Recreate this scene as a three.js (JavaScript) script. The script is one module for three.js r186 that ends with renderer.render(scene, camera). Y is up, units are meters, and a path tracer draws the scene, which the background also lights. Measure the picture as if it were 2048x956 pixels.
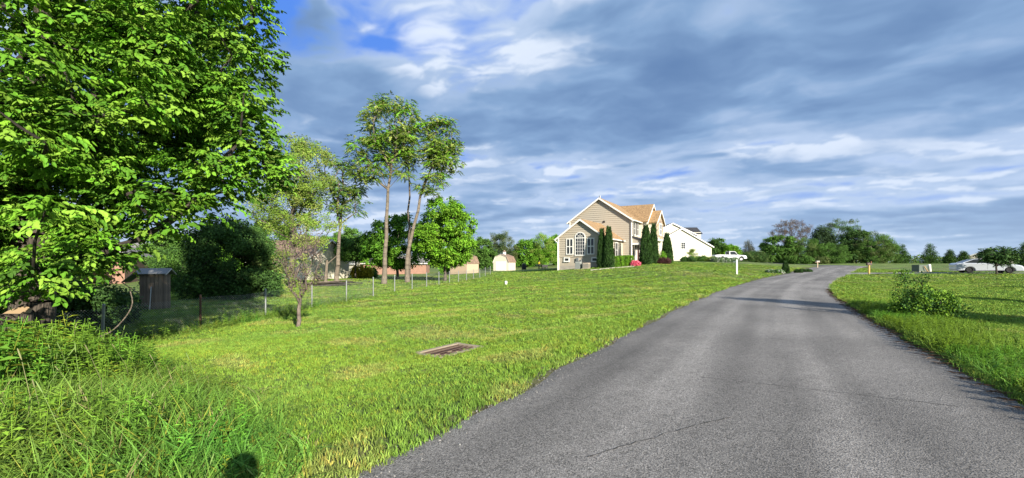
import * as THREE from 'three';
import { mergeGeometries } from 'three/addons/utils/BufferGeometryUtils.js';
import { MarchingCubes } from 'three/addons/objects/MarchingCubes.js';
import { RoundedBoxGeometry } from 'three/addons/geometries/RoundedBoxGeometry.js';

// ---------- camera, sky, sun, exposure ----------
const scene = new THREE.Scene();
const EYE = 1.6;
const camera = new THREE.PerspectiveCamera(2 * Math.atan(478 / 859) * 180 / Math.PI, 2048 / 956, 0.1, 2000);
camera.position.set(0, EYE, 0);
camera.setViewOffset(2048, 956, 0, -47, 2048, 956);          // level camera, lens shifted upwards
const renderer = new THREE.WebGLRenderer();
renderer.toneMapping = THREE.LinearToneMapping;
renderer.toneMappingExposure = 1.9;
renderer.shadowMap.enabled = true;
const SUN_AZ = 30.6 * Math.PI / 180, SUN_EL = 21.8 * Math.PI / 180;
const sun = new THREE.DirectionalLight(new THREE.Color(1, 0.92, 0.78), 5);
sun.position.set(Math.sin(SUN_AZ) * Math.cos(SUN_EL), Math.sin(SUN_EL), Math.cos(SUN_AZ) * Math.cos(SUN_EL)).multiplyScalar(200);
sun.name = 'sun'; sun.castShadow = true; sun.shadow.mapSize.set(4096, 4096);
Object.assign(sun.shadow.camera, { left: -90, right: 90, top: 90, bottom: -90, near: 1, far: 500 });
scene.add(sun, sun.target);

// ---------- random numbers and noise ----------
function rng(seed) { let a = seed >>> 0; return () => { a = (a + 0x6D2B79F5) | 0; let t = Math.imul(a ^ (a >>> 15), 1 | a); t = (t + Math.imul(t ^ (t >>> 7), 61 | t)) ^ t; return ((t ^ (t >>> 14)) >>> 0) / 4294967296; }; }
const HASH = (() => { const r = rng(77), a = new Float32Array(65536); for (let i = 0; i < 65536; i++) a[i] = r(); return a; })();
function vn(x, y) {
  const xi = Math.floor(x), yi = Math.floor(y); let fx = x - xi, fy = y - yi; fx = fx * fx * (3 - 2 * fx); fy = fy * fy * (3 - 2 * fy);
  const h = (i, j) => HASH[((i & 255) | ((j & 255) << 8))];
  const a = h(xi, yi), b = h(xi + 1, yi), c = h(xi, yi + 1), d = h(xi + 1, yi + 1);
  return a + (b - a) * fx + (c - a) * fy + (a - b - c + d) * fx * fy;
}
function fbm(x, y, o = 4) { let s = 0, a = 0.5, n = 0; for (let i = 0; i < o; i++) { s += a * vn(x, y); n += a; a *= 0.5; const t = x * 1.62 - y * 1.18 + 17.3; y = x * 1.18 + y * 1.62 + 5.1; x = t; } return s / n; }
const clamp = (x, a = 0, b = 1) => Math.min(b, Math.max(a, x)), lerp = (a, b, t) => a + (b - a) * t;
const smooth = (a, b, x) => { const t = clamp((x - a) / (b - a)); return t * t * (3 - 2 * t); };

{ // computed sky: a broken deck of blue-grey cloud with light gaps
  const W = 3072, H = 1536, data = new Float32Array(W * H * 4), K = 0.83;
  const C = { clear: [0.058, 0.175, 0.56], dark: [0.068, 0.132, 0.268], mid: [0.162, 0.258, 0.415], light: [0.335, 0.42, 0.565], white: [0.56, 0.61, 0.69], haze: [0.37, 0.455, 0.56] };
  const band = [[4.2, -0.6], [2.4, 0.7], [1.24, 1.47], [0.63, 1.95], [-0.37, 2.5], [-1.5, 2.62], [-4, 2.2]];
  const seg = (px, py, a, b) => { const vx = b[0] - a[0], vy = b[1] - a[1], t = clamp(((px - a[0]) * vx + (py - a[1]) * vy) / (vx * vx + vy * vy)); return Math.hypot(px - a[0] - vx * t, py - a[1] - vy * t); };
  for (let j = 0; j < H; j++) {
    const v = ((j + 0.5) / H - 0.5) * Math.PI, y = Math.sin(v), cy = Math.cos(v);
    for (let i = 0; i < W; i++) {
      const k = (j * W + i) * 4; data[k + 3] = 1;
      if (y < 0) { data[k] = 0.13; data[k + 1] = 0.16; data[k + 2] = 0.18; continue; }
      const u = ((i + 0.5) / W - 0.5) * 2 * Math.PI, X = Math.cos(u) * cy, D = -Math.sin(u) * cy;   // X right, D ahead
      const q = 1 / (y + 0.11), px = X * q, py = D * q;
      const rx = px * 0.94 - py * 0.34, ry = px * 0.34 + py * 0.94;
      const wx = fbm(px * 2.2 + 31, py * 2.2 + 7, 5) - 0.5, wy = fbm(px * 2.2 - 11, py * 2.2 + 43, 5) - 0.5;
      const ax = rx + wx * 0.30, ay = ry + wy * 0.30;
      const big = fbm(ax * 0.62 + 3.2, ay * 0.95 + 8.8, 4);
      const mid = fbm(ax * 1.5 + 60, ay * 2.4 + 20, 6);
      const fine = fbm(ax * 4.2 + 15, ay * 6.4 + 90, 7);
      const db = Math.min(...band.slice(1).map((b, n) => seg(px + wx * 0.7, py + wy * 0.7, band[n], b)));
      let thick = smooth(0.30, 0.72, big * 0.45 + mid * 0.55) * 0.72 + 0.34 * Math.exp(-db * db / 0.18) - 0.02 + (fine - 0.5) * 0.76;
      thick = thick < 0.6 ? Math.max(0, thick) : 0.6 + 0.4 * (1 - Math.exp(-(thick - 0.6) / 0.4));
      const edge = smooth(0.50, 0.64, fine) * smooth(0.40, 0.66, 1 - mid) * (1 - smooth(0.3, 0.7, thick));
      const hole = Math.exp(-((px + 0.80) ** 2 + (py - 1.40) ** 2) / 0.07) + 0.8 * Math.exp(-((px + 1.6) ** 2 + (py - 1.9) ** 2) / 0.2);
      const cover = smooth(0.22, 0.37, big * 0.5 + mid * 0.5 + (fine - 0.5) * 0.35 - hole * 0.42);
      const low = Math.exp(-y * 7.0);
      for (let c = 0; c < 3; c++) {
        let cl = thick < 0.5 ? lerp(C.light[c], C.mid[c], thick * 2) : lerp(C.mid[c], C.dark[c], thick * 2 - 1);
        cl = lerp(cl, C.white[c], edge * 0.75);
        let s = lerp(lerp(C.clear[c], C.haze[c], low), cl, cover * (1 - low * 0.2));
        s = lerp(s, C.haze[c] * 1.08, Math.exp(-y * 11) * 0.5);
        data[k + c] = s * K;
      }
    }
  }
  const sky = new THREE.DataTexture(data, W, H, THREE.RGBAFormat, THREE.FloatType);
  sky.mapping = THREE.EquirectangularReflectionMapping; sky.magFilter = sky.minFilter = THREE.LinearFilter; sky.needsUpdate = true;
  scene.background = sky; scene.environment = sky;
}

// ---------- helpers ----------
const V3 = (x, h, d) => new THREE.Vector3(x, h, -d);                 // x right, h up, d ahead of the camera
const lin = (r, g, b) => new THREE.Color().setRGB(r, g, b);
const taken = {};
function numbered(n) { if (!(n in taken)) { taken[n] = 0; return n; } taken[n]++; return n + '_' + String(taken[n]).padStart(3, '0'); }
function tag(o, label, category, group) { o.userData.label = label; o.userData.category = category; if (group) o.userData.group = group; return o; }
function thing(name, label, category, pos, turn = 0, group) { const g = new THREE.Group(); g.name = numbered(name); g.position.copy(pos); g.rotation.y = turn; scene.add(g); return tag(g, label, category, group); }
function part(name, geo, m, parent) {
  const o = new THREE.Mesh(Array.isArray(geo) ? (geo.length > 1 ? merge(geo) : geo[0]) : geo, m); o.name = name; o.castShadow = o.receiveShadow = true; parent.add(o); return o;
}
function structure(name, geo, m) { const o = part(numbered(name), geo, m, scene); o.userData.kind = 'structure'; return o; }
function merge(list) {
  const col = list.some((g) => g.attributes.color);
  const l = list.map((g) => { g = g.index ? g.toNonIndexed() : g; for (const k of Object.keys(g.attributes)) if (!['position', 'normal', 'uv', 'color'].includes(k)) g.deleteAttribute(k);
    if (!g.attributes.normal) g.computeVertexNormals(); const n = g.attributes.position.count;
    if (!g.attributes.uv) g.setAttribute('uv', new THREE.BufferAttribute(new Float32Array(n * 2), 2));
    if (col && !g.attributes.color) g.setAttribute('color', new THREE.BufferAttribute(new Float32Array(n * 3).fill(1), 3)); return g; });
  return mergeGeometries(l);
}
function paint(g, r, gg, b) { const n = g.attributes.position.count, a = new Float32Array(n * 3); for (let i = 0; i < n; i++) a.set([r, gg, b], i * 3); g.setAttribute('color', new THREE.BufferAttribute(a, 3)); return g; }
function bx(w, h, l, x = 0, y = 0, z = 0, ry = 0) { const g = new THREE.BoxGeometry(w, h, l); if (ry) g.rotateY(ry); return g.translate(x, y, z); }
function rb(w, h, l, r, x = 0, y = 0, z = 0) { return new RoundedBoxGeometry(w, h, l, 2, r).translate(x, y, z); }
function rod(a, b, r0, r1 = r0, n = 6, cap = true) {
  const dir = b.clone().sub(a), L = dir.length(), g = new THREE.CylinderGeometry(r1, r0, L, n, 1, !cap);
  g.applyQuaternion(new THREE.Quaternion().setFromUnitVectors(new THREE.Vector3(0, 1, 0), dir.divideScalar(L))); const m = a.clone().add(b).multiplyScalar(0.5); return g.translate(m.x, m.y, m.z);
}
function tris(pos, uv) { const g = new THREE.BufferGeometry(); g.setAttribute('position', new THREE.Float32BufferAttribute(pos, 3)); g.setAttribute('uv', new THREE.Float32BufferAttribute(uv || new Array(pos.length / 3 * 2).fill(0), 2)); g.computeVertexNormals(); return g; }
function slab(p, t) { // solid sheet under the quad p[0..3] (counter-clockwise seen from outside), uv in metres
  const n = p[1].clone().sub(p[0]).cross(p[3].clone().sub(p[0])).normalize(), q = p.map((v) => v.clone().addScaledVector(n, -t)), U = p[1].clone().sub(p[0]).normalize(), Wd = n.clone().cross(U);
  const pos = [], uv = []; const face = (a, b, c, d) => { for (const v of [a, b, c, a, c, d]) { pos.push(v.x, v.y, v.z); uv.push(v.dot(U), v.dot(Wd)); } };
  face(...p); face(q[3], q[2], q[1], q[0]); for (let i = 0; i < 4; i++) { const j = (i + 1) % 4; face(q[i], q[j], p[j], p[i]); }
  return tris(pos, uv);
}
function poly(points, depth, bevel = 0) { // extruded outline in x,y, centred on z
  const s = new THREE.Shape(points.map((p) => new THREE.Vector2(p[0], p[1])));
  const g = new THREE.ExtrudeGeometry(s, { depth: depth - 2 * bevel, bevelEnabled: bevel > 0, bevelThickness: bevel, bevelSize: bevel, bevelOffset: -bevel, bevelSegments: 2, curveSegments: 6 }); return g.translate(0, 0, -(depth - 2 * bevel) / 2);
}
function texture(n, fn, rep = 1, srgb = false) { // fn(i, j) -> [r, g, b] 0..1, tiling
  const d = new Uint8Array(n * n * 4); for (let j = 0; j < n; j++) for (let i = 0; i < n; i++) { const c = fn(i, j), k = (j * n + i) * 4; d[k] = 255 * clamp(c[0]); d[k + 1] = 255 * clamp(c[1]); d[k + 2] = 255 * clamp(c[2]); d[k + 3] = 255; }
  const t = new THREE.DataTexture(d, n, n); t.wrapS = t.wrapT = THREE.RepeatWrapping; t.magFilter = t.minFilter = THREE.LinearFilter; t.repeat.set(rep, rep); if (srgb) t.colorSpace = THREE.SRGBColorSpace; t.needsUpdate = true; return t;
}
// value noise that tiles over n cells
function tn(x, y, n) { const xi = Math.floor(x), yi = Math.floor(y); let fx = x - xi, fy = y - yi; fx = fx * fx * (3 - 2 * fx); fy = fy * fy * (3 - 2 * fy); const w = (a) => ((a % n) + n) % n, h = (i, j) => HASH[((w(i) * 7 + 13) & 255) | (((w(j) * 5 + 29) & 255) << 8)]; const a = h(xi, yi), b = h(xi + 1, yi), c = h(xi, yi + 1), d = h(xi + 1, yi + 1); return a + (b - a) * fx + (c - a) * fy + (a - b - c + d) * fx * fy; }
const mat = (r, g, b, rough = 0.8, o = {}) => new THREE.MeshStandardMaterial({ color: lin(r, g, b), roughness: rough, ...o });
const leafMat = (o = {}) => new THREE.MeshPhysicalMaterial({ color: 0xffffff, roughness: 0.7, side: THREE.DoubleSide, specularIntensity: 0.35, ...o });

// ---------- terrain ----------
const PX = (px, d) => (px - 1024) / 859 * d, PY = (py, d) => EYE - (py - 525) / 859 * d;
const ROAD = [[-24, -42], [-17, -29.5], [-8.5, -14.7], [0, 0], [6.1, 10.5], [10.5, 17.6], [15.4, 25], [23, 35], [31.6, 45], [42.3, 57.5], [53, 69.5], [58.5, 75]];
const roadH = (d) => 0.30 * smooth(24, 48, d) + 0.66 * smooth(40, 76, d);
const CTRL = [];
for (const [x, d] of ROAD) CTRL.push([x, d, roadH(d)]);
for (const [x, d] of [[3, 10.5], [9.5, 10], [9, 20], [14, 17], [20, 24]]) CTRL.push([x, d, 0.02]);
for (const [d, h] of [[-10, -0.3], [2, -0.5], [8, -0.58], [11.2, -0.6], [14, -0.57], [16.7, -0.58], [22.3, -0.48], [25.4, -0.4], [34.3, -0.34], [43, -0.37], [52, -0.24], [60, 0.12], [68, 0.3]]) CTRL.push([-12.6 + 0.17 * d, d, h]);
for (const c of [[-16.3, 19.6, -0.5], [-25, 25, -0.6], [-30, 10, -0.7], [-11.6, 39, -0.36], [-9.8, 41, -0.32], [-7.6, 70, -0.2], [-1.3, 85, 0.0], [-45, 60, -0.4], [-23, 70, -0.6], [5.5, 85, 0.0], [3, 62, 0.4],
  [-1.25, 8.9, -0.24], [-4, 13.5, -0.42], [-3.5, 8.2, -0.22], [-2, 4.2, -0.02], [-6, 5, -0.1], [1, 14, -0.22], [3.6, 12.2, -0.03], [4, 22, -0.2], [8.5, 22, -0.05], [1, 33, 0.0], [9, 34, 0.25],
  [5.7, 52.6, 0.6], [3, 48, 0.4], [10.7, 49.7, 1.1], [8, 45, 0.72], [15.4, 55.5, 1.5], [18, 52, 1.38], [12, 47, 1.0], [15, 43, 0.95], [23, 60, 1.6], [20, 66, 1.6], [19.3, 37, 0.78], [13, 36, 0.55], [30, 62, 1.5], [39.5, 78, 1.85], [36, 90, 2.0], [31, 50, 0.42], [27, 49, 0.6], [47, 68, 1.0], [38, 66, 1.35],
  [14.5, 13, -0.05], [22, 16, -0.12], [30, 24, 0.0], [37.4, 45, 0.42], [44, 44, 0.5], [50, 42, 0.5], [46, 32, 0.2], [60, 45, 0.5], [70, 90, 1.35], [110, 95, 1.3], [90, 60, 0.8], [40, 10, -0.2], [60, -10, 0], [20, -20, 0], [-20, -30, -0.3], [55, 95, 1.3], [15, 100, 1.0], [-30, 100, -0.2], [-70, 40, -0.6]]) CTRL.push(c);
const TPS = (() => {
  const n = CTRL.length, m = n + 3, A = Array.from({ length: m }, () => new Float64Array(m + 1)), U = (r2) => r2 < 1e-9 ? 0 : r2 * Math.log(r2);
  for (let i = 0; i < n; i++) { for (let j = 0; j < n; j++) A[i][j] = U((CTRL[i][0] - CTRL[j][0]) ** 2 + (CTRL[i][1] - CTRL[j][1]) ** 2); A[i][i] += 6; A[i][n] = A[n][i] = 1; A[i][n + 1] = A[n + 1][i] = CTRL[i][0]; A[i][n + 2] = A[n + 2][i] = CTRL[i][1]; A[i][m] = CTRL[i][2]; }
  for (let c = 0; c < m; c++) { let p = c; for (let r = c + 1; r < m; r++) if (Math.abs(A[r][c]) > Math.abs(A[p][c])) p = r; [A[c], A[p]] = [A[p], A[c]]; for (let r = c + 1; r < m; r++) { const f = A[r][c] / A[c][c]; if (f) for (let k = c; k <= m; k++) A[r][k] -= f * A[c][k]; } }
  const w = new Float64Array(m); for (let r = m - 1; r >= 0; r--) { let s = A[r][m]; for (let k = r + 1; k < m; k++) s -= A[r][k] * w[k]; w[r] = s / A[r][r]; }
  return (x, d) => { let s = w[n] + w[n + 1] * x + w[n + 2] * d; for (let i = 0; i < n; i++) s += w[i] * U((x - CTRL[i][0]) ** 2 + (d - CTRL[i][1]) ** 2); return s; };
})();
const roadCurve = new THREE.CatmullRomCurve3(ROAD.map(([x, d]) => new THREE.Vector3(x, 0, d)), false, 'centripetal');
const RS = (() => { const N = 420, a = []; for (let i = 0; i <= N; i++) { const t = i / N, p = roadCurve.getPointAt(t), g = roadCurve.getTangentAt(t); a.push({ x: p.x, d: p.z, tx: g.x, td: g.z }); } return a; })();
const roadHalf = (d) => 2.63 + 0.35 * smooth(25, 65, d);
function roadSide(x, d) { // signed distance from the road's middle (right positive)
  let b = 1e9, s = 0; for (let i = 0; i < RS.length; i += 3) { const q = RS[i], e = (x - q.x) ** 2 + (d - q.d) ** 2; if (e < b) { b = e; s = i; } }
  const q = RS[s], dx = x - q.x, dd = d - q.d; const along = Math.abs(dx * q.tx + dd * q.td); const side = dx * q.td - dd * q.tx; return along > 2 ? (side < 0 ? -99 : 99) : side;
}
const DRIVE = { d0: 43.2, d1: 46.6, x0: 33.5, x1: 70 };
const driveMid = (x) => 46.4 - 0.25 * (x - 36), onDrive = (x, d, m = 0) => x > 33 && x < 62 && Math.abs(d - driveMid(x)) < 1.7 + m;
const GRATE = { x: -1.38, d: 9.55, t: 34 * Math.PI / 180, a: 0.62, b: 0.31 };
const grateUV = (x, d) => { const dx = x - GRATE.x, dd = d - GRATE.d, s = Math.sin(GRATE.t), c = Math.cos(GRATE.t); return [dx * s + dd * c, dx * c - dd * s]; };
function base(x, d) { const far = Math.max(smooth(95, 150, d), smooth(-30, -80, d), smooth(95, 150, x), smooth(-70, -120, x)); let h = far < 1 ? TPS(x, d) : 1.2; if (far > 0) h = lerp(h, d < 0 ? 0.2 : 1.25, far); return h; }
const bumps = (x, d) => (fbm(x * 0.55 + 9, d * 0.55 + 4, 3) - 0.5) * 0.10 + (fbm(x * 2.1, d * 2.1 + 30, 2) - 0.5) * 0.035;
function ground(x, d) {
  let h = base(x, d); const r = Math.abs(roadSide(x, d)), w = roadHalf(d);
  const k = smooth(w - 0.1, w + 2.2, r); h = lerp(roadH(d), h, k);
  if (d > 0 && d < 45) { const s = roadSide(x, d); if (s < 0) h += (0.10 * Math.exp(-(((s + 9.2) / 1.7) ** 2)) - 0.14 * Math.exp(-(((s + 6.0) / 1.35) ** 2))) * smooth(3, 7, d) * smooth(45, 26, d); }
  if (Math.hypot(x, d) < 120) h += bumps(x, d) * smooth(w, w + 1.2, r);
  h -= 0.09 * (1 - smooth(w - 0.35, w - 0.02, r)); h += 0.035 * smooth(w - 0.05, w + 0.25, r) * (1 - smooth(w + 0.6, w + 2.5, r));
  if (onDrive(x, d)) h -= 0.06;
  const [a, b] = grateUV(x, d); if (Math.abs(a) < GRATE.a + 0.7 && Math.abs(b) < GRATE.b + 0.7) { const m = Math.max(Math.abs(a) - GRATE.a, Math.abs(b) - GRATE.b); h = lerp(-0.345, h, smooth(0.14, 0.7, m)); if (m < 0.03) h -= 0.5; }
  return h;
}
const onGround = (x, d, up = 0) => V3(x, ground(x, d) + up, d);
const at = (px, d, up = 0) => onGround(PX(px, d), d, up);

// tall growth: 0 on mown lawn, up to 1 in the rough
function rough(x, d) {
  const L = [[-0.9, 2.0], [-1.25, 3.3], [-1.9, 4.3], [-3.4, 6.0], [-5.4, 7.6], [-9.2, 10.4], [-12.6, 12.4]]; let s = -1;
  for (let i = 0; i < L.length - 1; i++) { const [x0, d0] = L[i], [x1, d1] = L[i + 1]; if (x <= x0 + 1e-6 && x > x1) { const dl = lerp(d0, d1, (x - x0) / (x1 - x0)); s = Math.max(s, dl - d); } }
  let t = 0; if (x <= -0.9 && s > 0) t = smooth(0, 2.6, s); if (x <= -12.6 && d < 13) t = 1; if (x > -1.25 && x < -0.5 && d < 3) t = 0;
  const f = x + 12.6 - 0.17 * d; if (d < 40 && d > 6) t = Math.max(t, (0.62 - 0.012 * d) * (1 - smooth(0.15, 1.0 - 0.012 * d, Math.abs(f + 0.15 - (d < 18 ? 0.25 : 0)))));
  return t;
}
const mown = (x, d) => { const r = roadSide(x, d); return Math.abs(r) > roadHalf(d) - 0.03 + (vn(x * 1.7, d * 1.7) - 0.5) * 0.22 && !onDrive(x, d, 0.1); };
const patch = (x, d) => fbm(x * 0.35 + 50, d * 0.35 + 12, 4);
function lawnColor(x, d, out) { // species patches, dry spots and the sheen of mowing stripes painted as tone
  const p = patch(x, d), q = fbm(x * 1.3 + 5, d * 1.3 + 77, 3), dry = smooth(0.56, 0.72, fbm(x * 0.8 + 91, d * 0.8 + 33, 4));
  let r = lerp(0.124, 0.194, p), g = lerp(0.24, 0.30, p), b = lerp(0.028, 0.042, q);
  r += 0.07 * dry; g += 0.02 * dry; b += 0.03 * dry;
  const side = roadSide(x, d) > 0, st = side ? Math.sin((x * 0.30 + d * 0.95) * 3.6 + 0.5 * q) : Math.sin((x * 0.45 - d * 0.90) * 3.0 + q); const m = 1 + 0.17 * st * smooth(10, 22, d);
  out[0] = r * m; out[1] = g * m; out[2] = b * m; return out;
}
{ // the ground sheet
  const N = 470, k = 5, S = 420, sh = Math.sinh(k), pos = new Float32Array((N + 1) ** 2 * 3), col = new Float32Array((N + 1) ** 2 * 3), uv = new Float32Array((N + 1) ** 2 * 2), idx = [], c = [0, 0, 0];
  for (let j = 0; j <= N; j++) for (let i = 0; i <= N; i++) {
    const x = S * Math.sinh(k * (2 * i / N - 1)) / sh, d = 6 + S * Math.sinh(k * (2 * j / N - 1)) / sh, n = j * (N + 1) + i;
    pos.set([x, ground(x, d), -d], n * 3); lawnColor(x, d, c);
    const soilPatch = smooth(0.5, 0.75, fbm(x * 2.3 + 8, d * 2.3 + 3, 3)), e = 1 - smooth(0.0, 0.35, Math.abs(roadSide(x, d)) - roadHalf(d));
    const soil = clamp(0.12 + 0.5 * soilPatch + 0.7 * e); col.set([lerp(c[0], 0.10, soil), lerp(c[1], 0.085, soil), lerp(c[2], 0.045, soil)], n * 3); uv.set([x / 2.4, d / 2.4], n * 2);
  }
  for (let j = 0; j < N; j++) for (let i = 0; i < N; i++) { const a = j * (N + 1) + i, b = a + 1, e = a + N + 1, f = e + 1; idx.push(a, b, f, a, f, e); }
  const g = new THREE.BufferGeometry(); g.setAttribute('position', new THREE.BufferAttribute(pos, 3)); g.setAttribute('color', new THREE.BufferAttribute(col, 3)); g.setAttribute('uv', new THREE.BufferAttribute(uv, 2)); g.setIndex(idx); g.computeVertexNormals();
  const r = rng(5), tx = texture(512, (i, j) => { const v = 0.62 + 0.5 * (tn(i / 4, j / 4, 128) - 0.5) + 0.35 * (tn(i / 16, j / 16, 32) - 0.5) + 0.3 * (r() - 0.5); return [v * 1.04 + 0.1, v + 0.12, v * 0.95 + 0.08]; });
  structure('ground', g, new THREE.MeshStandardMaterial({ vertexColors: true, map: tx, bumpMap: tx, bumpScale: 0.03, roughness: 0.95 }));
}
// ---------- road ----------
{
  const A = 30, n = RS.length, pos = [], uv = [], col = [], idx = []; let along = 0;
  for (let i = 0; i < n; i++) {
    const q = RS[i], nx = q.td, nd = -q.tx, w = roadHalf(q.d); if (i) along += Math.hypot(q.x - RS[i - 1].x, q.d - RS[i - 1].d);
    const eL = w + 0.06 + (fbm(along * 0.9, 3.3, 4) - 0.5) * 0.36, eR = w + 0.06 + (fbm(along * 0.9, 63.3, 4) - 0.5) * 0.36;
    for (let k = 0; k <= A; k++) {
      const t = k / A * 2 - 1, s = t < 0 ? t * eL : t * eR, x = q.x + nx * s, d = q.d + nd * s, crown = 0.02 * (1 - t * t) - 0.05 * Math.max(0, Math.abs(t) - 0.96) / 0.04;
      pos.push(x, roadH(q.d) + 0.004 + crown, -d); uv.push(s / 2.0, along / 2.0);
      const wheel = Math.exp(-((Math.abs(s + 0.15) - 0.85) ** 2) / 0.07) , streak = fbm(s * 3.1 + 20, along * 0.16, 4), bl = fbm(x * 0.6 + 4, d * 0.6 + 40, 4);
      const edge = smooth(0.90, 1.0, Math.abs(t)) * smooth(0.4, 0.6, fbm(along * 1.3, t * 3 + 9, 3));
      const v = 0.166 + 0.06 * wheel + 0.16 * (streak - 0.5) + 0.12 * (bl - 0.5) + 0.09 * edge; col.push(v * 1.70, v * 1.605, v * 1.507);   // times the chip texture, which averages 0.58: about 0.16, worn grey asphalt
    }
  }
  for (let i = 0; i < n - 1; i++) for (let k = 0; k < A; k++) { const a = i * (A + 1) + k, b = a + 1, e = a + A + 1, f = e + 1; idx.push(a, b, f, a, f, e); }
  const g = new THREE.BufferGeometry(); g.setAttribute('position', new THREE.Float32BufferAttribute(pos, 3)); g.setAttribute('uv', new THREE.Float32BufferAttribute(uv, 2)); g.setAttribute('color', new THREE.Float32BufferAttribute(col, 3)); g.setIndex(idx); g.computeVertexNormals();
  const r = rng(8), N = 1024, st = new Float32Array(N * N);
  for (let k = 0; k < 42000; k++) { const x = r() * N | 0, y = r() * N | 0, R = 1.2 + r() * 2.6, v = r() < 0.5 ? 0.3 + r() * 0.75 : -0.35 - r() * 0.55; for (let j = -4; j <= 4; j++) for (let i = -4; i <= 4; i++) if (i * i + j * j < R * R) st[((y + j + N) % N) * N + (x + i + N) % N] = v; }
  const tx = texture(N, (i, j) => { const v = 0.58 + 0.42 * st[j * N + i] + 0.14 * (r() - 0.5) + 0.12 * (tn(i / 32, j / 32, 32) - 0.5); return [v, v * 0.995, v * 0.99]; });
  const road = structure('road', g, new THREE.MeshStandardMaterial({ vertexColors: true, map: tx, bumpMap: tx, bumpScale: 0.006, roughness: 0.9 }));
  // cracks: narrow dark tar-filled seams lying in the surface
  const crackMat = mat(0.028, 0.027, 0.026, 0.9), rc = rng(91);
  for (const [x0, d0, x1, d1] of [[2.6, 5.9, 4.9, 4.7], [0.6, 3.5, 2.2, 4.4], [4.2, 9.5, 6.6, 8.2], [6, 15, 10.5, 14.6], [9, 22.5, 17.5, 23.5], [14, 30, 22, 29.5]]) {
    const p = [], m = 26; let o = 0; const L = Math.hypot(x1 - x0, d1 - d0), ux = (d1 - d0) / L, ud = -(x1 - x0) / L, pts = [];
    for (let i = 0; i <= m; i++) { o += (rc() - 0.5) * 0.035; pts.push([lerp(x0, x1, i / m) + ux * o, lerp(d0, d1, i / m) + ud * o]); }
    const up = (q) => { const s = roadSide(q[0], q[1]) / roadHalf(q[1]); return roadH(q[1]) + 0.009 + 0.02 * (1 - s * s); };
    for (let i = 0; i < m; i++) { const a = pts[i], b = pts[i + 1], w0 = 0.0015 + rc() * 0.004, ya = up(a), yb = up(b); p.push(a[0] - ux * w0, ya, -a[1] + ud * w0, a[0] + ux * w0, ya, -a[1] - ud * w0, b[0] + ux * w0, yb, -b[1] - ud * w0, a[0] - ux * w0, ya, -a[1] + ud * w0, b[0] + ux * w0, yb, -b[1] - ud * w0, b[0] - ux * w0, yb, -b[1] + ud * w0); }
    part('crack', tris(p), crackMat, road);
  }
  // cross street at the crest and the neighbour's drive
  const sheet = (pts, up, name, m) => { const p = [], u = []; for (let i = 0; i < pts.length - 1; i++) { const [a, b] = [pts[i], pts[i + 1]]; const v = [a[0], a[1], b[1], a[0], b[1], b[0]].map(([x, d]) => [x, up(x, d), -d]); for (const q of v) { p.push(...q); u.push(q[0] / 2, q[2] / 2); } } return structure(name, tris(p, u), m); };
  const am = new THREE.MeshStandardMaterial({ color: lin(0.2, 0.2, 0.2), map: tx, roughness: 0.9 });
  { const pts = []; for (let i = 0; i <= 30; i++) { const x = 38 + i * 0.75; pts.push([[x, 74.2 - (x - 56) * 0.22], [x, 79.6 - (x - 56) * 0.22]]); } sheet(pts, (x, d) => Math.max(ground(x, d) + 0.05, roadH(76) + 0.03), 'cross_street', am); }
  { const pts = []; for (let i = 0; i <= 40; i++) { const x = 33.6 + i * 0.7, w = 1.6 + 1.6 * (1 - smooth(33.6, 38, x)); pts.push([[x, driveMid(x) - w], [x, driveMid(x) + w]]); } sheet(pts, (x, d) => ground(x, driveMid(x)) + 0.09, 'driveway', new THREE.MeshStandardMaterial({ color: lin(0.42, 0.40, 0.37), map: tx, roughness: 0.9 })); }
}
function stuff(name, geo, m, list, label, category, parent = scene) { // list of [matrix, colour]
  const o = new THREE.InstancedMesh(geo, m, list.length); o.name = parent === scene ? numbered(name) : name; o.userData.kind = 'stuff'; if (label) { o.userData.label = label; o.userData.category = category; }
  for (let i = 0; i < list.length; i++) { o.setMatrixAt(i, list[i][0]); o.setColorAt(i, list[i][1]); } o.castShadow = o.receiveShadow = true; parent.add(o); return o;
}
const _e = new THREE.Euler(), _q = new THREE.Quaternion(), _p = new THREE.Vector3(), _s = new THREE.Vector3();
function place(x, y, z, rx, ry, rz, sx, sy = sx, sz = sx) { return new THREE.Matrix4().compose(_p.set(x, y, z), _q.setFromEuler(_e.set(rx, ry, rz, 'YXZ')), _s.set(sx, sy, sz)); }
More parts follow.
